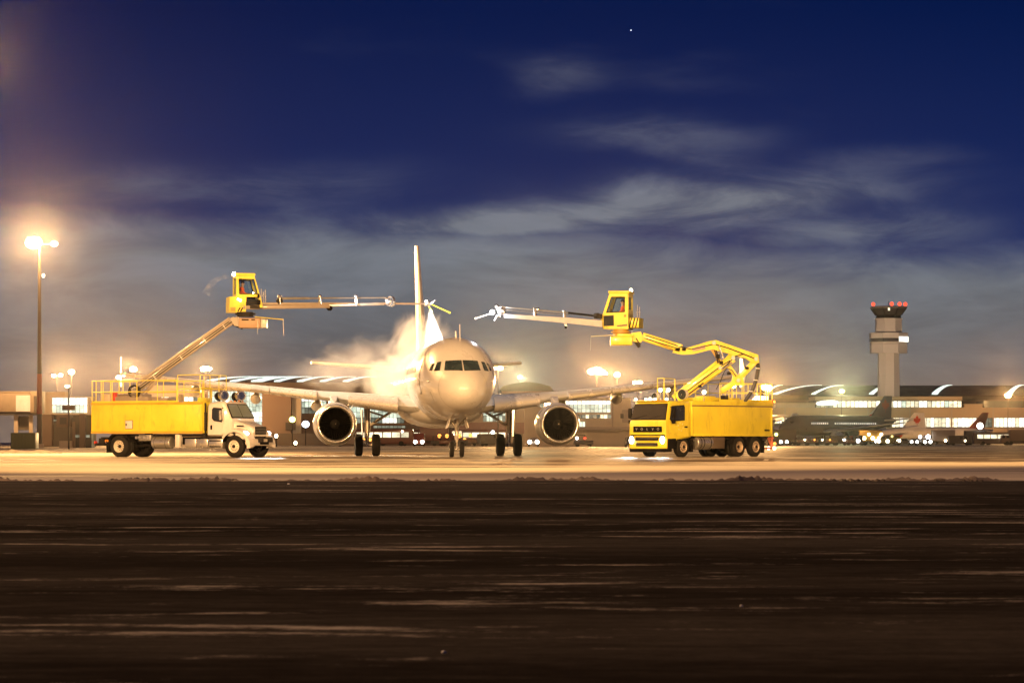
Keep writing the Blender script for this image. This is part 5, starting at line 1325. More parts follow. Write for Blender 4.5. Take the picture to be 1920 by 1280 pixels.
def text(s_, size, m_, par, M_, name='lettering', ext=.008, font=None):
    cu = bpy.data.curves.new(name, 'FONT'); cu.body = s_; cu.size = size; cu.extrude = ext; cu.align_x = 'CENTER'; cu.align_y = 'CENTER'
    ob = bpy.data.objects.new(name, cu); me = bpy.data.meshes.new_from_object(ob); bpy.data.objects.remove(ob)
    me.transform(M_); me.materials.clear(); me.materials.append(m_); return inst(name, me, par)
side_M = Matrix.Translation((T.x(1437, NY), NY + .03, T.z(806.5, -6, NY))) @ Matrix.Rotation(R(180), 4, 'Z') @ Matrix.Rotation(R(90), 4, 'X')
text('VESTERGAARD', .20, CHAS, body_, side_M @ Matrix.Scale(.42, 4, (1, 0, 0))) if False else None
g = G()
for i in range(6): g.box((T.x(1433.5 + i * 1.6, NY), NY + .03, T.z(805.8, -6, NY)), (.036, .012, .07)); 
g.box((T.x(1437.5, NY), NY + .03, T.z(807.3, -6, NY)), (.42, .012, .02)); g.done('side_plate', CHAS, body_)
# chassis, wheels
g = G()
for y in (-.42, .42): g.box((-3.1, y, .84), (8.4, .09, .26))
for x in (-6.8, -5.2, -2.5, -1): g.box((x, 0, .84), (.1, .84, .2))
g.box((-4.1, 0, zb - .08), (6.4, 1.9, .14)); g.done('chassis', CHAS, o)
RIMB = mat('tan_rim', (.42, .33, .25), .45, .2, .15, 4, 0, 0, .4)
a1, a2 = T.x(1382, 1.02), T.x(1412.5, 1.02)
g = G(); g.tube((0, -.9, .5), (0, .9, .5), .08)
for a in (a1, a2): g.tube((a, -1.0, .5), (a, 1.0, .5), .10); g.ball((a, 0, .5), .25, (1, 1, 1), 12, 8)
g.done('axle', CHAS, o)
for s_ in (-1, 1):
    truck_wheel(o, 0, s_ * 1.02, .50, .31, s_, RIMB); truck_wheel(o, a1, s_ * 1.04, .50, .28, s_, RIMB, True); truck_wheel(o, a2, s_ * 1.04, .50, .30, s_, RIMB)
    for a in (a1, a2):
        g = G(); secs = [[(a + .62 * math.cos(q_), s_ * y, .5 + .60 * math.sin(q_)) for y in (.70, 1.22)] for q_ in [R(10 + 160 * k / 10) for k in range(11)]]
        for A, C in zip(secs, secs[1:]): g.prism([A[0], A[1], C[1], C[0]], (0, 0, .03))
        g.done('mudguard', BLACK, o)
    g = G(); g.box((a2 - .62, s_ * 1.0, .50), (.03, .5, .62)); g.done('mudflap', BLACK, o)
    g = G(); g.box((-.66, s_ * 1.0, .55), (.05, .50, .62)); g.done('mudflap', BLACK, o)
    g = G(); secs = [[(.66 * math.cos(q_), s_ * .60, .5 + .66 * math.sin(q_)), (.66 * math.cos(q_), s_ * 1.17, .5 + .66 * math.sin(q_))] for q_ in [R(180 * k / 12) for k in range(13)]]
    for A, C in zip(secs, secs[1:]): g.prism([A[0], A[1], C[1], C[0]], (0, 0, .02))
    g.done('wheel_arch', BLACK, o)
x1, x0 = T.x(1304, 1.0), T.x(1333, 1.0)
g = G(); g.lathe([(0, .02), (0, .30), (.04, .34), (x1 - x0 - .04, .34), (x1 - x0, .30), (x1 - x0, .02)], (x0, .86, .70), (1, 0, 0), 28); ft = g.done('fuel_tank', ALU, o)
for t_ in (.22, .40, .84): g = G(); g.lathe([(-.03, .347), (.03, .347)], (x0 + (x1 - x0) * (1 - t_), .86, .70), (1, 0, 0), 28); g.done('strap', CHAS, ft)
g = G(); g.box(((T.x(1335, 1.1) + T.x(1357, 1.1)) / 2, .95, .70), (T.x(1335, 1.1) - T.x(1357, 1.1), .45, .60), .03); g.done('battery_box', mat('dark_brown_box', (.075, .055, .04), .6), o)
# rear frame with lamps
xr = xb0 - .25
g = G()
for y in (-1.0, 1.0): g.bar((xr + .3, y, .95), (xr, y, .45), .08); g.bar((xr, y, .40), (xr, y, 1.05), .07)
g.bar((xr, -1.1, .42), (xr, 1.1, .42), .10); g.bar((xr, -1.1, .95), (xr, 1.1, .95), .08); g.done('rear_frame', mat('red_white_frame', (.55, .16, .10), .5, 0, .3, 3), o)
for y, z_, m_ in ((1.12, .42, L_WARM), (.75, .42, L_WARM), (1.15, .66, L_AMB)): g = G(); g.ball((xr - .05, y, z_), .085); g.done('tail_lamp', m_, o)
g = G(); g.tube((xb0 - .03, NY + .05, zt - .05), (xb0 - .03, NY + .05, zt + .12), .07); rl2 = g.done('corner_beacon', mat('red_lens', (.5, .03, .02), .2), o)
g = G(); g.ball((xb0 - .03, NY + .10, zt + .02), .07); g.done('bulb', L_AMB, rl2)
# cab
FX = 1.36
g = G(); g.loft(rr_loft([(-.62, 1.16, 1.10, .98, 2.70, .10), (-.50, 1.22, 1.16, .95, 2.80, .14), (.95, 1.23, 1.15, .72, 2.80, .16), (1.08, 1.23, 1.12, .60, 2.74, .16), (FX, 1.22, 1.16, .52, 1.86, .14), (FX + .03, 1.20, 1.18, .50, 1.76, .12)])); cab_ = g.done('cab', YEL, o, None, 40)
# below the windscreen: panel with letters, grilles, lamps, bumper
fz = lambda py: T.z(py, FX, 0)
g = G(); g.box((FX + .045, 0, fz(804.5)), (.05, 1.86, .30), .03); pn = g.done('badge_panel', BLACK, o)
for i, ch in enumerate('VOLVO'):
    M_ = Matrix.Translation((FX + .075, -.70 + i * .35, fz(804.5))) @ Matrix.Rotation(R(90), 4, 'Z') @ Matrix.Rotation(R(90), 4, 'X')
    text(ch, .18, mat('letter_chrome', (.34, .32, .29), .3, .3), pn, M_, 'letter')
g = G(); g.box((FX + .04, 0, fz(815.5)), (.04, 2.2, .05)); g.done('seam_gap', BLACK, o)
for py, h_, w2_ in ((822.5, .19, 1.50), (833, .18, 1.40)):
    g = G(); g.box((FX + .10, 0, fz(py)), (.06, w2_, h_), .025); gr = g.done('grille', BLACK, o)
    for i in range(2): g = G(); g.box((FX + .135, 0, fz(py) - .045 + i * .09), (.02, w2_ - .08, .022)); g.done('grille_slat', STEEL, gr)
g = G(); g.loft(rr_loft([(1.0, 1.245, 1.245, .42, .98, .08), (FX + .02, 1.22, 1.23, .40, .98, .10), (FX + .10, 1.12, 1.14, .42, .92, .10)])); g.done('bumper', YEL, o, None, 45)
g = G(); g.loft(rr_loft([(.98, 1.22, 1.22, .26, .42, .04), (FX + .06, 1.16, 1.18, .24, .42, .05)])); g.done('bumper_skirt', BLACK, o, None, 45)
for s_ in (-1, 1):
    g = G(); g.box((1.0, s_ * 1.235, .66), (.66, .05, .50), .02); g.done('side_skirt', BLACK, o)
    g = G(); g.box((FX + .05, s_ * 1.0, fz(824)), (.12, .28, .40), .05); hh = g.done('headlamp_housing', CHROME, o)
    g = G(); g.ball((FX + .09, s_ * 1.0, fz(824.5)), .17, (.5, .85, 1.1), 16, 10); g.done('headlamp', L_HEAD, hh)
    wm = RT.matrix_basis
    spot('headlight_beam', wm @ Vector((FX + .22, s_ * 1.0, .78)), wm @ Vector((FX + .22, s_ * 1.0, .78)) + Vector((-.6, -9, -.78)), 1.1e4, (1, .95, .86), 9, 1.0, .12)
# glazing
def ws2(a, b_, off):
    t = Vector((1.085, 0, 2.70)).lerp(Vector((FX + .0, 0, 1.84)), a); return t + Vector((.95, 0, .30)).normalized() * off + Vector((0, b_, 0))
g = G(); g.prism([ws2(.05, -1.06, .0), ws2(.05, 1.06, .0), ws2(1.0, 1.14, .0), ws2(1.0, -1.14, .0)], (.02, 0, .006)); g.done('windscreen_seal', BLACK, cab_)
g = G(); g.prism([ws2(.09, -1.02, .022), ws2(.09, 1.02, .022), ws2(.95, 1.09, .022), ws2(.95, -1.09, .022)], (.010, 0, .003)); g.done('windscreen', mat('dark_screen', (.035, .030, .024), .05), cab_)
g = G(); g.bar(ws2(.93, -.9, .04), ws2(.72, -.1, .04), .02); g.bar(ws2(.93, .1, .04), ws2(.74, .85, .04), .02); g.done('wiper', BLACK, cab_)
g = G(); g.box((1.14, 0, 2.80), (.24, 2.1, .07), .02); g.done('sun_visor', mat('amber_visor', (.55, .33, .02), .3), cab_)
for s_ in (-1, 1):
    ys = lambda z: s_ * (1.23 - (z - .8) / 2.0 * .08 + .008)
    def pl(pts, off): return [(x, ys(z) + s_ * off, z) for x, z in pts]
    dr = [(-.34, 1.02), (.55, 1.02), (.98, 1.35), (1.20, 1.80), (.98, 2.66), (-.34, 2.68)]
    g = G(); g.prism(pl(dr, -.004), (0, s_ * .012, 0)); g.done('door', YEL, cab_)
    gl = [(-.02, 1.86), (.95, 1.80), (1.08, 1.90), (.93, 2.50), (.0, 2.56), (-.06, 2.45)]
    mid_ = (.48, 2.17); big = [((x - mid_[0]) * 1.08 + mid_[0], (z - mid_[1]) * 1.11 + mid_[1]) for x, z in gl]
    g = G(); g.prism(pl(big, .006), (0, s_ * .010, 0)); g.done('window_seal', BLACK, cab_)
    g = G(); g.prism(pl(gl, .018), (0, s_ * .008, 0)); g.done('door_window', DGLASS, cab_)
    g = G(); g.box((-.12, ys(1.5) + s_ * .03, 1.50), (.22, .04, .07), .01); g.done('door_handle', BLACK, cab_)
    g = G(); g.box((1.06, s_ * 1.42, 2.18), (.14, .20, .52), .05); g.box((1.06, s_ * 1.40, 1.76), (.14, .20, .20), .04); mh = g.done('mirror', BLACK, o)
    g = G(); g.tube((1.0, s_ * 1.14, 2.50), (1.06, s_ * 1.42, 2.40), .02); g.done('mirror_arm', BLACK, mh)
    g = G()
    for k in range(6): a = 2 * math.pi * k / 6 + .3; g.ball((.28 + .20 * math.cos(a), ys(1.52) + s_ * .012, 1.50 + .20 * math.sin(a)), .05, (1, .2, 1), 8, 5)
    g.done('door_emblem', mat('pale_yellow_print', (.80, .66, .22), .4), cab_)
    g = G(); g.box((.30, s_ * 1.16, .86), (.5, .12, .05)); g.done('cab_step', BLACK, o)
for px in (1199, 1216, 1223, 1231, 1250):
    y = -1.0 + (px - 1199) / 51 * 2.0; g = G(); g.ball((1.13, y, 2.87), .075 if px != 1223 else .10); g.done('marker_lamp', L_WARM, o)
for x, y, r in ((.55, -.2, .18), (-.25, .95, .27)):
    g = G(); g.lathe([(-.20, r * .5), (-.14, r * .9), (.10, r), (.12, r * .95)], (x, y, 2.86 + r), (1, .1, 0), 22); lm = g.done('work_lamp', WHT, o, None, 40)
    g = G(); g.lathe([(.10, r * .93), (.14, r * .6), (.15, .02)], (x, y, 2.86 + r), (1, .1, 0), 22); g.done('lens', DGLASS, lm)
for px, py in ((1238, 731), (1253, 731), (1320, 735)):
    c_ = T.w(px, py, 158.6); g = G(); g.ball(c_, .10); bl = g.done('deck_lamp', L_WARM, o); g = G(); g.tube(c_ - Vector((0, 0, .1)), (c_.x, c_.y, zt - .02), .022, None, 8); g.done('lamp_stem', STEEL, bl)
g = G(); g.box((-.72, 0, 1.8), (.16, 1.9, 1.7), .02); g.tube((-.72, .9, 1.0), (-.72, .9, 2.7), .08); g.done('pump_rack', CHAS, o)
# deck railings
rl = T.z(719, -6, NY) - zt
xs = [T.x(p, NY - .04) for p in (1448, 1441, 1434, 1427, 1420, 1395, 1372, 1350)]
rail(o, [(xs[-1], 1.17, zt), (xs[0], 1.17, zt), (xs[0], -1.17, zt), (xs[-1], -1.17, zt)], rl, .02, YEL, [(x, 1.17, zt) for x in xs] + [(xs[0], y, zt) for y in (-.8, -.4, 0, .4, .8)] + [(x, -1.17, zt) for x in xs], (.5,))
xf = T.x(1297, NY)
pts = [T.w(1233, 709, 159.6), T.w(1245, 709, 158.8), T.w(1265.5, 710, 159.8)]
g = G()
g.tube(pts[0], pts[1], .026); g.tube(pts[1], pts[2], .018)
for q_ in pts: g.tube(q_, (q_.x, q_.y, 2.78), .026, None, 8)
m1 = [Vector((q_.x, q_.y, q_.z - .55)) for q_ in pts]; g.tube(m1[0], m1[1], .02); g.tube(m1[1], m1[2], .014); g.done('access_rail', YEL, o)
g = G(); g.box(((T.x(1307, .9) + T.x(1337, .9)) / 2, .9, zt + .13), (1.1, .5, .26), .02); g.done('deck_locker', YEL, o)
g = G(); g.box((T.x(1357, .9), .95, zt + .14), (.30, .3, .34), .03); g.done('black_box', BLACK, o)
g = G(); g.box((-3.6, 0, zt + .10), (3.6, 1.1, .2), .02); g.done('boom_bed', YEL, o)
# folded boom: everything in the plane of the boom, about the truck's middle
YB = 159.8
W = lambda px, py, Y=YB: T.w(px, py, Y)
side = T.inv.to_3x3() @ Vector((0, -1, 0))
def plate(pts, half, m_, name, par, dy=0.0):
    g = G(); g.prism([W(*p) + side * (half + dy) for p in pts], side * (-2 * half)); return g.done(name, m_, par)
def arm(p, q, w_, h_, name, par=None, m_=None, dy=0.0): g = G(); g.bar(W(*p) + side * dy, W(*q) + side * dy, w_, h_, .025); return g.done(name, m_ or YEL, par or o)
b1 = arm((1270, 748), (1374, 671), .42, .46, 'lower_boom')
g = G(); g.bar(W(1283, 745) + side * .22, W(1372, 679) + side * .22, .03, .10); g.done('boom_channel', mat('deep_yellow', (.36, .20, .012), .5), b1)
arm((1262, 745), (1352, 674), .26, .22, 'parallel_link', b1, None, -.26)
g = G(); g.tube(W(1318, 717) + side * .30, W(1352, 694) + side * .30, .075, None, 12); cy2 = g.done('lift_cylinder', YEL, b1); g = G(); g.tube(W(1338, 703) + side * .31, W(1372, 680) + side * .31, .05, None, 10); g.done('cylinder_rod', CHROME, cy2)
plate([(1328, 640), (1342, 637.5), (1421, 665), (1423, 680), (1412, 682), (1398, 672), (1336, 655)], .20, YEL, 'elbow_beam', o)
eb = arm((1336, 645), (1418, 672.5), .36, .18, 'upper_link')
arm((1376, 662), (1346, 695), .22, .32, 'knuckle_link'); arm((1417, 676), (1383, 712), .24, .30, 'rear_link'); arm((1386, 714), (1358, 674), .18, .22, 'cross_link'); arm((1386, 712), (1352, 733), .24, .30, 'base_link')
plate([(1374, 704), (1392, 704), (1396, 722), (1370, 722)], .13, YEL, 'link_plate', o)
g = G(); g.tube(W(1340, 655) + side * .1, W(1349, 685) + side * .1, .08, None, 12); c3 = g.done('tilt_cylinder', CHAS, o); g = G(); g.tube(W(1347, 648) + side * .26, W(1356, 672) + side * .26, .04, None, 10); g.done('cylinder_rod', CHROME, c3)
for p in ((1338, 643), (1417, 673), (1384, 713), (1374, 671), (1350, 690)): g = G(); c_ = W(*p); g.tube(c_ + side * .30, c_ - side * .30, .10, None, 16); g.done('pivot_pin', STEEL, o)
plate([(1268, 652), (1292, 651), (1330, 639.5), (1341, 640), (1338, 654), (1300, 664), (1278, 665), (1260, 661)], .18, YEL, 'mid_boom', o)
g = G(); g.prism([W(1297, 653) + side * .185, W(1322, 646.5) + side * .185, W(1322, 654) + side * .185, W(1299, 659) + side * .185], side * .006); g.done('worn_decal', mat('worn_print', (.35, .24, .22), .6, 0, .5, 8), o)
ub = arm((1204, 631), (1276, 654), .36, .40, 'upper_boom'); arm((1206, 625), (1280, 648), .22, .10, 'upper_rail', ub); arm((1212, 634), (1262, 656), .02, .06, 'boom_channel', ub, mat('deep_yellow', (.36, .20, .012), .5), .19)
# black hose bundle hanging behind the elbow
for d_ in (-.10, 0, .10):
    g = G(); P = [W(1419 + d_ * 16, 672), W(1422 + d_ * 16, 690), W(1418 + d_ * 16, 712), W(1410 + d_ * 16, 732), W(1397 + d_ * 16, 752)]
    sm = []
    for i in range(len(P) - 1):
        for k in range(4): sm.append(P[i].lerp(P[i + 1], k / 4))
    g.pipe([q_ + side * d_ for q_ in sm + [P[-1]]], .055, 8); g.done('hose', HOSE, o)
for t_ in ((1421, 690), (1417, 712), (1408, 733)): g = G(); g.bar(W(t_[0] - 3.5, t_[1]), W(t_[0] + 3.5, t_[1] + 1), .32, .04); g.done('hose_clamp', STEEL, o)
# hoses, valve blocks and gussets along the folded boom
def run(pts, r, dy, name='hydraulic_hose', m_=None):
    g = G(); g.pipe([W(*p) + side * dy for p in pts], r, 6); return g.done(name, m_ or HOSE, o)
run([(1290, 739), (1330, 709), (1362, 684), (1378, 668), (1392, 664)], .030, .25); run([(1276, 742), (1320, 709), (1352, 686), (1368, 676)], .026, .27)
run([(1342, 646), (1366, 653), (1392, 663), (1414, 672)], .030, .23); run([(1210, 629), (1240, 638), (1272, 649), (1296, 655), (1318, 650), (1338, 645)], .026, .21); run([(1208, 634), (1236, 643), (1268, 653)], .024, .21)
run([(1380, 706), (1372, 694), (1362, 690), (1356, 700), (1350, 716), (1342, 730)], .026, .18)
for p, w2_ in (((1345, 668), .30), ((1352, 680), .24), ((1366, 700), .22), ((1400, 690), .20), ((1312, 724), .2), ((1282, 655), .22)):
    g = G(); c_ = W(*p) + side * .24; g.box(c_, (w2_, .10, w2_ * .7), .02); g.done('valve_block', CHAS, o)
for a, b2 in (((1340, 652), (1352, 690)), ((1334, 655), (1347, 676))):
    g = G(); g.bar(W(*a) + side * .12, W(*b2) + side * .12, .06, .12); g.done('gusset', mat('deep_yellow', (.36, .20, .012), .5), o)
# head of the boom
plate([(1184, 624), (1201, 622), (1207, 634), (1202, 642), (1184, 640)], .24, YEL, 'boom_head', o)
g = G(); g.bar(W(1188, 636), W(1199, 651), .20, .16, .02); g.tube(W(1186, 634), W(1197, 648), .05); g.tube(W(1192, 634) + side * .2, W(1200, 646) + side * .2, .05); g.done('tilt_link', CHAS, o)
g = G(); g.bar(W(1144.5, 639), W(1185, 639), 1.1, .45, .03) ; pb = g.done('platform_box', YEL, o)
g = G(); g.bar(W(1157, 628.5), W(1188, 628.5), .8, .14, .02); g.done('platform_beam', YEL, pb)
g = G(); g.tube(W(1164, 631), W(1164, 617), .40, None, 20); g.tube(W(1164, 624), W(1164, 621), .50, None, 24); g.done('slewing_ring', mat('deep_yellow', (.36, .20, .012), .5), o)
g = G(); g.tube(W(1152, 628, 159), W(1108, 630.5, 158.7), .022, None, 8); wr = g.done('warning_rod', mat('pale_rod', (.6, .55, .35), .5), o); g = G(); g.tube(W(1108, 630, 158.7), W(1107, 657, 158.7), .010, None, 6); g.done('hanging_chain', STEEL, wr)
lower = [([(1127, 590), (1178, 588), (1178, 617), (1131, 616), (1127, 601)], YEL, 'lower_body', .03, 1.27),
         ([(1127, 589), (1178, 589), (1178, 617), (1131, 616), (1127, 601)], YEL, 'side_panel', 0, .034),
         ([(1132, 591.5), (1151, 590.5), (1151.5, 610.5), (1132.5, 611)], DGLASS, 'lower_glass', -.008, .02),
         ([(1157, 609.5), (1176, 607.5), (1176, 611), (1157, 612)], BROWN, 'foot_slot', -.012, .02),
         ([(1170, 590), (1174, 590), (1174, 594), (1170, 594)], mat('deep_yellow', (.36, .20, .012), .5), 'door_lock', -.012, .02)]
PHI = R(180 - 13)
sh, Mc, uz = operator_cab(T, (1178, 159.4), PHI, -1, 36.0, [(1178, 549), (1143, 549), (1130, 589.5), (1178, 589.5), (1178, 617)], [(1172, 556), (1146, 556), (1136.5, 586), (1171.5, 585)], 589, (557, 580), lower)
u_, z_ = uz((1185, 544)); g = G(Mc); g.lathe([(0, .10), (.16, .08), (.22, .02)], (.05, -1.0, CAMH + (CY - 547) * 159.4 / F), (0, 0, 1), 14, True); g.done('roof_beacon', L_WARM, sh)
g = G(Mc)
for a in (0, 1, 2): g.box((-.30, -.20 - a * .42, uz((0, 605))[1]), (.50, .34, .50), .02)
cwt = g.done('counterweight', YEL, sh)
zc_ = uz((0, 605))[1]
g = G(Mc)
for i in range(3): g.prism([(-.08 - i * .16, -.022, zc_ - .25), (-.02 - i * .16, -.022, zc_ - .25), (-.14 - i * .16, -.022, zc_ + .25), (-.20 - i * .16, -.022, zc_ + .25)], (0, .006, 0)); 
for i in range(4): g.prism([(-.556, -.14 - i * .3, zc_ - .25), (-.556, -.06 - i * .3, zc_ - .25), (-.556, -.18 - i * .3, zc_ + .25), (-.556, -.26 - i * .3, zc_ + .25)], (-.006, 0, 0))
g.done('hazard_stripe', BLACK, sh)
g = G(Mc)
for px, t_ in ((1193, 571), (1197, 575)): a, b2 = uz((px, t_)), uz((px, 595)); g.tube((a[0], -.3, a[1]), (b2[0], -.3, b2[1]), .016)
a, b2 = uz((1191, 585)), uz((1199, 585)); g.tube((a[0], -.3, a[1]), (b2[0], -.3, b2[1]), .014); g.done('cage_bars', STEEL, sh)
P0w = at(1178, CY, 159.4); Mw = Matrix.Translation((P0w.x, P0w.y, 0)) @ Matrix.Rotation(PHI, 4, 'Z')
pu, pz = uz((1166, 589)); seated_person(Mw @ Vector((pu, -.60, pz - .16)), PHI, 'seated operator in orange jacket inside the raised yellow cab at right')
# spray boom of the right truck
def Yc(px): return 159.2 + (1130 - px) / 235 * 3.6
S = lambda px, py: T.w(px, py, Yc(px))
GREYL = mat('pale_boom_paint', (.50, .48, .50), .35, .2, .06, 3, 0, 0, .1)
g = G(); secs = []
for px, y0, y1 in ((1129, 601, 613), (1065, 595.5, 606), (1000, 592, 600), (945, 589, 595.5)):
    a, b2 = S(px, y0), S(px, y1); secs.append([a + side * .10, a - side * .10, b2 - side * .10, b2 + side * .10])
g.loft(secs); sb_ = g.done('spray_boom', GREYL, o)
g = G(); g.tube(S(1124, 593), S(1066, 586.5), .055, None, 10); g.done('slide_tube', BLACK, sb_)
g = G(); g.tube(S(1068, 586.5), S(936, 575), .036, None, 10); g.done('supply_pipe', STEEL, sb_)
g = G(); g.tube(S(1066, 591), S(945, 580), .024, None, 8); g.done('second_pipe', CHROME, sb_)
g = G(); g.lathe([(-.12, .05), (-.10, .15), (.10, .15), (.12, .05)], S(1119, 592), (0, 1, 0), 18); g.bar(S(1117, 592), S(1128, 593), .2, .26, .03); g.done('pivot_block', CHAS, sb_)
g = G(); g.bar(S(1058, 582), S(1060, 608), .12, .10, .02); g.tube(S(1060, 604), S(1061, 613), .05); g.done('pipe_bracket', CHROME, sb_)
g = G(); g.ball(S(1061, 613.5), .075); g.done('end_stop', BLACK, sb_)
g = G(); g.bar(S(1003, 577), S(1004, 601), .14, .14, .02); g.ball(S(1009, 580), .10); g.done('pipe_bracket', CHROME, sb_)
g = G(); g.bar(S(930, 573), S(946, 588), .16, .18, .02); g.ball(S(942, 583), .20, (1, .8, 1.1)); g.tube(S(930, 573), S(939, 594), .05); nz = g.done('nozzle_head', CHROME, sb_)
g = G(); g.bar(S(929, 571), S(936, 575), .14, .1, .02); g.done('nozzle_cap', BLACK, nz)
g = G(); g.tube(S(922, 587), S(892, 597), .032, None, 8); g.tube(S(933, 590), S(927, 601), .035, None, 8); g.ball(S(892, 597), .06); g.done('spray_bar', mat('white_bar', (.7, .7, .7), .4), nz)
g = G(); g.ball(S(923, 585.5), .13); g.done('nozzle_lamp', L_WHITE, nz)
point('nozzle_lamp_light', at(919, 586, Yc(930) - .45), 260, (.93, .96, 1.0), .08)
spot('cab_work_light', at(1122, 598, 157.6), at(960, 586, 160.5), 1.6e4, (.90, .93, 1.0), 18, .8, .06)
# ================================================================== SERVICE VEHICLES, STEAM, SPRAY
def vehicle(kind, px, Y, label, rz=0.0, lights=(), body=None, grp='service vehicles along the terminal'):
    c = at(px, 0, Y); o = thing({'van': 'service_van', 'bus': 'apron_bus', 'tug': 'baggage_tug', 'truck': 'catering_truck', 'cart': 'baggage_cart', 'car': 'parked_car'}[kind], label,
                                {'van': 'van', 'bus': 'bus', 'tug': 'tug', 'truck': 'truck', 'cart': 'cart', 'car': 'car'}[kind], (c.x, Y, 0), rz, grp)
    L, W_, H_ = {'van': (5.2, 2.0, 2.2), 'bus': (11.0, 2.8, 3.0), 'tug': (3.0, 1.6, 1.5), 'truck': (7.5, 2.5, 3.6), 'cart': (3.2, 1.6, 1.7), 'car': (4.4, 1.8, 1.5)}[kind]
    bm_ = body or JWHITE
    if kind == 'van':
        g = G(); g.loft(rr_loft([(-L / 2, 1.0, .92, .4, 2.1, .15), (L * .22, 1.0, .92, .35, 2.2, .2), (L * .38, .98, .86, .35, 1.3, .15), (L / 2, .9, .8, .4, 1.05, .15)])); b_ = g.done('body', bm_, o, None, 40)
    elif kind == 'bus':
        g = G(); g.loft(rr_loft([(-L / 2, 1.35, 1.3, .35, 2.9, .2), (L / 2 - .2, 1.35, 1.3, .35, 3.0, .2), (L / 2, 1.3, 1.2, .4, 2.7, .25)])); b_ = g.done('body', bm_, o, None, 40)
    elif kind == 'tug':
        g = G(); g.box((0, 0, .65), (L, W_, .6), .08); b_ = g.done('body', bm_, o); g = G(); g.box((-.5, 0, 1.75), (1.5, 1.5, .08), .02); g.done('roof', bm_, o)
        g = G(); [g.tube((x, y, .9), (x, y, 1.75), .05) for x in (-1.15, .2) for y in (-.65, .65)]; g.done('roof_post', CHAS, o)
    elif kind == 'truck':
        g = G(); g.box((-1.0, 0, 2.2), (5.2, 2.5, 2.5), .05); b_ = g.done('body', bm_, o); g = G(); g.loft(rr_loft([(1.7, 1.15, 1.1, .6, 2.3, .12), (3.2, 1.15, 1.1, .55, 2.3, .15), (3.6, 1.12, 1.0, .55, 1.4, .12)])); g.done('cab', bm_, o, None, 40)
        g = G(); g.box((-.2, 0, .8), (7.2, .9, .25)); g.done('chassis', CHAS, o)
    elif kind == 'cart':
        g = G(); g.box((0, 0, .55), (L, W_, .16), .02); b_ = g.done('deck', bm_, o); g = G(); g.box((0, 0, 1.65), (L, W_, .08), .02); g.done('roof', bm_, o)
        g = G(); [g.tube((x, y, .6), (x, y, 1.65), .05) for x in (-1.5, 1.5) for y in (-.75, .75)]; g.done('post', CHAS, o)
        g = G(); g.box((-.5, 0, .9), (1.4, 1.3, .6), .05); g.box((.8, 0, .85), (.9, 1.2, .5), .05); g.done('baggage', BROWN, o)
    else:
        g = G(); g.loft(rr_loft([(-L / 2, .8, .75, .4, .9, .12), (-1.5, .88, .82, .3, 1.0, .12), (-1.1, .88, .65, .3, 1.42, .15), (.4, .88, .65, .3, 1.45, .15), (1.1, .88, .8, .3, .98, .12), (L / 2, .8, .7, .38, .78, .12)])); b_ = g.done('body', bm_, o, None, 40)
    if kind in ('van', 'bus', 'truck', 'car'):
        zz, hh = {'van': (1.7, .5), 'bus': (2.0, .9), 'truck': (1.85, .5), 'car': (1.15, .3)}[kind]; yy = {'van': .96, 'bus': 1.35, 'truck': 1.14, 'car': .78}[kind]
        for s_ in (-1, 1):
            n = 6 if kind == 'bus' else 2
            for i in range(n):
                wl = (L * .86 / n) if kind == 'bus' else .8; x0 = (-L * .43 + wl * (i + .5)) if kind == 'bus' else ({'van': .2, 'truck': 2.1, 'car': -.7}[kind] + i * .95)
                g = G(); g.box((x0, s_ * yy, zz), (wl * .88, .06, hh), .02); g.done('window', WIN if kind == 'bus' and lights else DGLASS, o)
    r = .45 if kind in ('bus', 'truck') else .32
    me = None
    for x in (-L * .3, L * .3):
        for s_ in (-1, 1):
            if me is None:
                g = G(); g.lathe([(-.13, r * .5), (-.13, r), (.13, r), (.13, r * .5)], (0, 0, 0), (0, 1, 0), 16, True); me = g.done('wheel', RUB, o, (x, s_ * (W_ / 2 - .18), r)).data
            else: inst('wheel', me, o, (x, s_ * (W_ / 2 - .18), r))
    for (x, y, z, rad, m_, nm) in lights: g = G(); g.ball((x, y, z), rad); g.done(nm, m_, o)
    return o
def HL(L=2.6, r=.26): return [(L, .6, .75, r, L_HEAD, 'headlamp'), (L, -.6, .75, r, L_HEAD, 'headlamp')]
def BC(z, m_=L_AMB, r=.26, x=0): return [(x, 0, z + .2, r, m_, 'beacon')]
def SL(xs, y, z, m_, r=.30): return [(x, y, z, r, m_, 'side_lamp') for x in xs]
S_ = -math.pi / 2
REDV = mat('red_vehicle', (.10, .026, .018), .4)
# behind the undercarriage: the long row of orange lamps
vehicle('bus', 718, 560, 'red apron bus leftmost in the row of orange lamps under the left wing', 0, SL((-4.6, -3.4, -2.2), -1.45, 1.15, L_AMB) + SL((3.5,), -1.45, 2.6, L_WARM, .2), REDV)
vehicle('bus', 752, 575, 'second red apron bus in the row of orange lamps under the left wing', R(4), SL((-3, .5, 4), -1.45, 1.1, L_AMB), REDV)
vehicle('tug', 768, 565, 'low tug with paired orange lamps between the second red bus and the headlamps', 0, SL((-1.1, 1.0), -.85, 1.2, L_AMB, .3), REDV)
vehicle('tug', 862, 560, 'low tug with an orange lamp just right of the nose gear', 0, BC(1.6, L_AMB, .34), DARKW)
vehicle('cart', 880, 565, 'baggage cart with an orange lamp between nose gear and dark red bus', 0, SL((.2,), -.85, 1.9, L_AMB, .32), DARKW)
vehicle('van', 786, 540, 'van with two white headlamps facing us left of the nose gear', S_, HL(2.6, .30), REDV)
vehicle('truck', 804, 570, 'red service truck between the two headlamps and the nose gear', R(180), BC(3.3, L_AMB, .32) + SL((2.9,), 1.3, 1.1, L_AMB, .3), REDV)
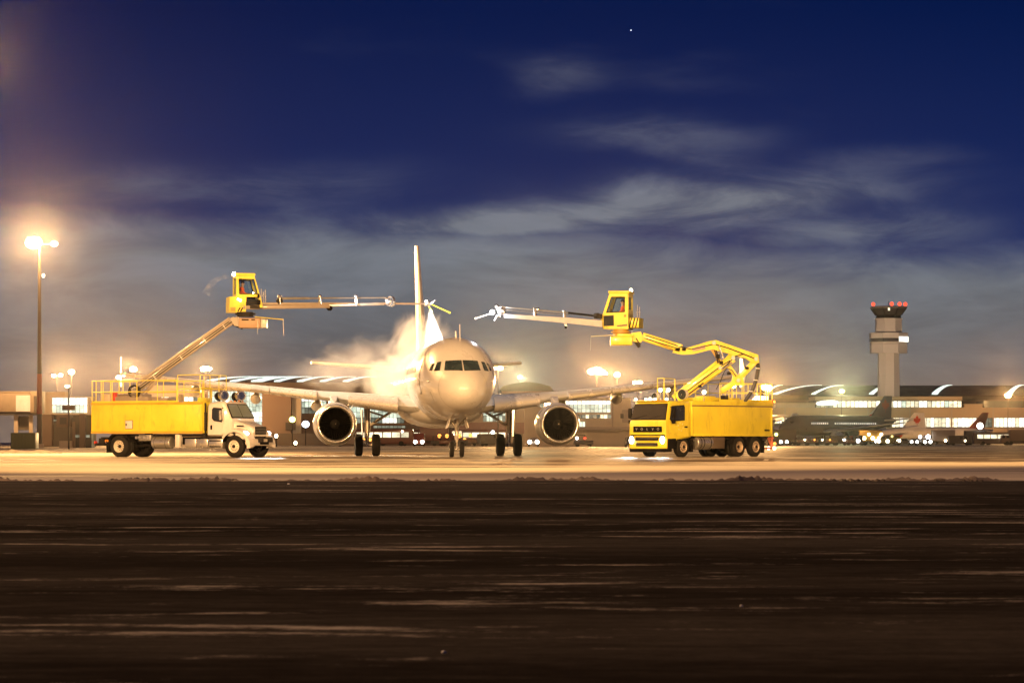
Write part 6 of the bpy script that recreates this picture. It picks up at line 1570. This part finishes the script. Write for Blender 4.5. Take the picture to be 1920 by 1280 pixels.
vehicle('tug', 824, 560, 'low tug with an orange lamp just left of the nose gear', 0, BC(1.6, L_AMB, .34), DARKW)
vehicle('tug', 838, 560, 'low tug with an orange lamp nearest the nose gear on its left', R(10), BC(1.6, L_AMB, .34), REDV)
vehicle('bus', 900, 575, 'dark red bus between the nose gear and the right main gear', R(180), SL((-3.4, 2.8), 1.45, 1.2, L_AMB, .28) + SL((4.6,), 1.45, 2.2, L_WARM, .22), REDV)
vehicle('van', 924, 545, 'dark van with a lit lamp right beside the right main gear', R(20), BC(2.2, L_WHITE, .3), DARKW)
vehicle('car', 1000, 500, 'car with hazy white lamps left of the right engine', S_, HL(2.2, .30), CONC)
vehicle('tug', 1094, 470, 'tug with one white and one red lamp below the navy bellied airliner', 0, SL((-1.0,), -.8, 1.3, L_WHITE, .2) + SL((.2,), -.8, 1.3, L_RED, .2), DARKW)
vehicle('car', 1183, 440, 'car with a bluish lamp tucked left of the yellow cab truck', S_, [(2.2, 0, .7, .26, L_BLUE, 'headlamp')], DARKW)
vehicle('van', 655, 520, 'dim van half hidden under the left engine', R(0), SL((-1.6,), -1.0, 1.0, L_WARM, .22), CONC)
# right of the yellow truck
vehicle('truck', 1462, 700, 'service truck with yellow green lamps just right of the yellow truck', R(180), SL((2.4, .9), 1.3, 2.4, L_GREEN, .36), DARKW)
vehicle('car', 1468, 640, 'car with paired white headlamps right of the yellow truck', S_, HL(2.2, .28), DARKW)
vehicle('tug', 1482, 720, 'tug with a bright amber lamp right of the paired headlamps', 0, BC(2.2, glow('amber_bright', (1, .68, .22), 10), .6), DARKW)
rng = random.Random(21)
spec = [(1505, 'cart', L_WARM), (1523, 'cart', L_AMB), (1541, 'tug', L_WARM), (1560, 'cart', L_AMB), (1578, 'van', L_WARM), (1592, 'cart', L_WHITE)]
names = ['baggage cart with a small warm lamp under the nose of the dark airliner', 'baggage cart with an amber lamp under the dark airliner wing', 'tug with a warm lamp below the middle of the dark airliner',
         'baggage cart with an amber lamp below the dark airliner engine', 'van with warm lamp below the lit cabin windows of the dark airliner', 'baggage cart with a white lamp below the rear of the dark airliner']
for (px, kd, lm), nm in zip(spec, names):
    vehicle(kd, px, 690 + rng.uniform(-20, 40), nm, rng.uniform(-.3, .3), SL((rng.uniform(-1, 1),), -1.0, 1.2, lm, .2), DARKW)
vehicle('van', 1609, 720, 'van with one bright white lamp under the tail of the dark airliner', S_, [(2.6, -.3, 1.0, .42, L_WHITE, 'headlamp')], DARKW)
vehicle('truck', 1640, 730, 'yellow high loader with a cluster of warm white lamps under the dark fin', 0, SL((-2.6, -.6, .9, 2.0), -1.35, 1.6, L_WARM, .42) + SL((-1.5, 1.4), -1.35, 2.5, L_WARM, .34) + SL((.2,), -1.35, .9, L_WHITE, .34), mat('loader_yellow', (.45, .28, .04), .5))
vehicle('van', 1665, 715, 'olive van with yellow lamps left of the bold red leaf tail', R(180), SL((2.2, .2, -2.2), 1.05, .9, L_WARM, .4) + SL((-.8, 2.0), 1.05, 2.0, glow('yellow_lamp', (1, .75, .2), 3), .26), mat('olive_panel', (.09, .075, .03), .6))
vehicle('car', 1696, 700, 'dark car with warm lamps directly under the bold red leaf tail', R(5), SL((-1.4, 1.8), -1.05, 1.0, L_WARM, .34), DARKW)
vehicle('car', 1712, 690, 'car with white headlamps right of the red leaf tail', S_, HL(2.2, .28), DARKW)
vehicle('car', 1724, 720, 'car with a tall white lamp right of the red leaf tail', S_, [(1.2, 0, 1.9, .36, L_WHITE, 'lamp'), (2.2, .8, .9, .3, L_WARM, 'headlamp')], DARKW)
vehicle('car', 1737, 690, 'second car with white headlamps right of the red leaf tail', S_, HL(2.2, .32), DARKW)
vehicle('truck', 1760, 720, 'tall white catering truck with a lamp between the red leaf tail and the beige airliner', R(180), SL((2.6,), 1.35, 1.9, L_WHITE, .5) + SL((-1.4,), 1.35, 1.0, L_WARM, .3), CONC)
vehicle('van', 1800, 700, 'dim van below the beige lit airliner at right', R(0), SL((1.0,), -1.05, 1.0, L_WARM, .22), DARKW)
vehicle('truck', 1836, 760, 'dark truck carrying a very bright white lamp at far right', 0, SL((0,), -1.35, 4.6, L_WHITE, .75) + SL((2,), -1.35, 2.6, L_GREEN, .3), DARKW)
vehicle('bus', 1868, 740, 'dim apron bus standing in shade near the right edge', 0, SL((1,), -1.5, 1.6, L_WARM, .3), BROWN)
vehicle('truck', 1906, 700, 'brown container truck at the far right edge', R(180), (), BROWN)

# steam rising off the freshly sprayed left wing and fuselage
def blob_volume(name, c, rad, density, aniso, nscale, thr, col=(1, .98, .95), stretch=(1, 1, 1), detail=5, tilt=0.0, softness=.55, nz=1.0):
    m = bpy.data.materials.new(name); m.use_nodes = True; t = NT(m.node_tree); t.n.clear()
    out = t.new('ShaderNodeOutputMaterial'); v = t.new('ShaderNodeVolumePrincipled')
    v.inputs['Color'].default_value = (*col, 1); v.inputs['Anisotropy'].default_value = aniso
    p = t.obj(); x, y, z = t.sep(p)
    u = t.xyz(t.m('DIVIDE', x, rad[0]), t.m('DIVIDE', y, rad[1]), t.m('DIVIDE', z, rad[2]))
    ln = t.new('ShaderNodeVectorMath', operation='LENGTH'); t.put(ln.inputs[0], u)
    n = t.noise(t.mapv(p, stretch), nscale, detail, .6, .6)
    fall = t.m('SUBTRACT', 1.0, ln.outputs['Value'])
    k = t.m('ADD', t.m('MULTIPLY', fall, 1.0), t.m('MULTIPLY', t.m('SUBTRACT', n, .5), 2.2 * nz))
    d = t.m('MULTIPLY', t.ss(k, thr, thr + softness), t.ss(fall, 0.0, .25))
    t.put(v.inputs['Density'], t.m('MULTIPLY', d, density)); t.l.new(v.outputs[0], out.inputs['Volume'])
    m.cycles.volume_step_rate = 1.0
    g = G(); g.ball((0, 0, 0), 1.0, rad, 20, 12); ob = g.done(name, m, None, c, 0, kind='stuff'); ob.rotation_euler = (0, tilt, 0)
    return ob
blob_volume('steam', (-5.2, 165.5, 4.1), (3.2, 4.6, 2.3), .85, .2, .42, .10, (1, .97, .92), (1, .5, 1), 6, 0, .8)
blob_volume('steam', (-4.9, 168, 6.3), (2.1, 2.6, 2.4), .5, .2, .85, .30, (1, .97, .92), (1.1, .6, .55), 7, R(35), .6)
blob_volume('steam', (-8.4, 167.5, 4.9), (4.9, 3.6, 1.9), .11, .2, .6, .16, (1, .97, .93), (.8, .5, 1.3), 7, R(-8), .8)
# a thin wisp from the cab heater's exhaust
P_ = [at(px, py, 158.4) for px, py in ((436, 517), (428, 519), (418, 520), (408, 523), (400, 529), (394, 537), (389, 546), (386, 552))]
m = bpy.data.materials.new('exhaust_wisp_air'); m.use_nodes = True; t = NT(m.node_tree); t.n.clear()
out = t.new('ShaderNodeOutputMaterial'); v = t.new('ShaderNodeVolumePrincipled'); v.inputs['Anisotropy'].default_value = .3
t.put(v.inputs['Density'], t.m('MULTIPLY', t.ss(t.noise(t.mapv(t.obj(), (3.2, 3, 4)), 1.0, 5, .65, .6), .42, .72), 1.3)); t.l.new(v.outputs[0], out.inputs['Volume'])
g = G(); g.loft_rings([(p_, .07 + .024 * i) for i, p_ in enumerate(P_)], 12); g.done('exhaust_wisp', m, None, None, 0, kind='stuff')
# the fan of sprayed fluid below the left nozzle
def spray(name, p, q, r0, r1, density):
    p, q = Vector(p), Vector(q); g = G(); a = (q - p)
    g.loft_rings([(p + a * t, r0 + (r1 - r0) * t) for t in (0, .25, .5, .75, 1)], 16); vm, t_, v_ = volume_mat(name + '_drops', density, .35)
    return g.done(name, vm, None, None, 0, kind='stuff')
spray('deicing_spray', at(806, 574, Yb(804)), at(813, 645, 163.5), .05, .62, .55)
# ================================================================== AIR
hm, _, _ = volume_mat('haze_air', HAZE, 0.975, (.95, .93, .91))
g = G(); g.box((0, 1340, 29.5), (3600, 2900, 61)); g.done('haze', hm, smooth=0, kind='stuff')
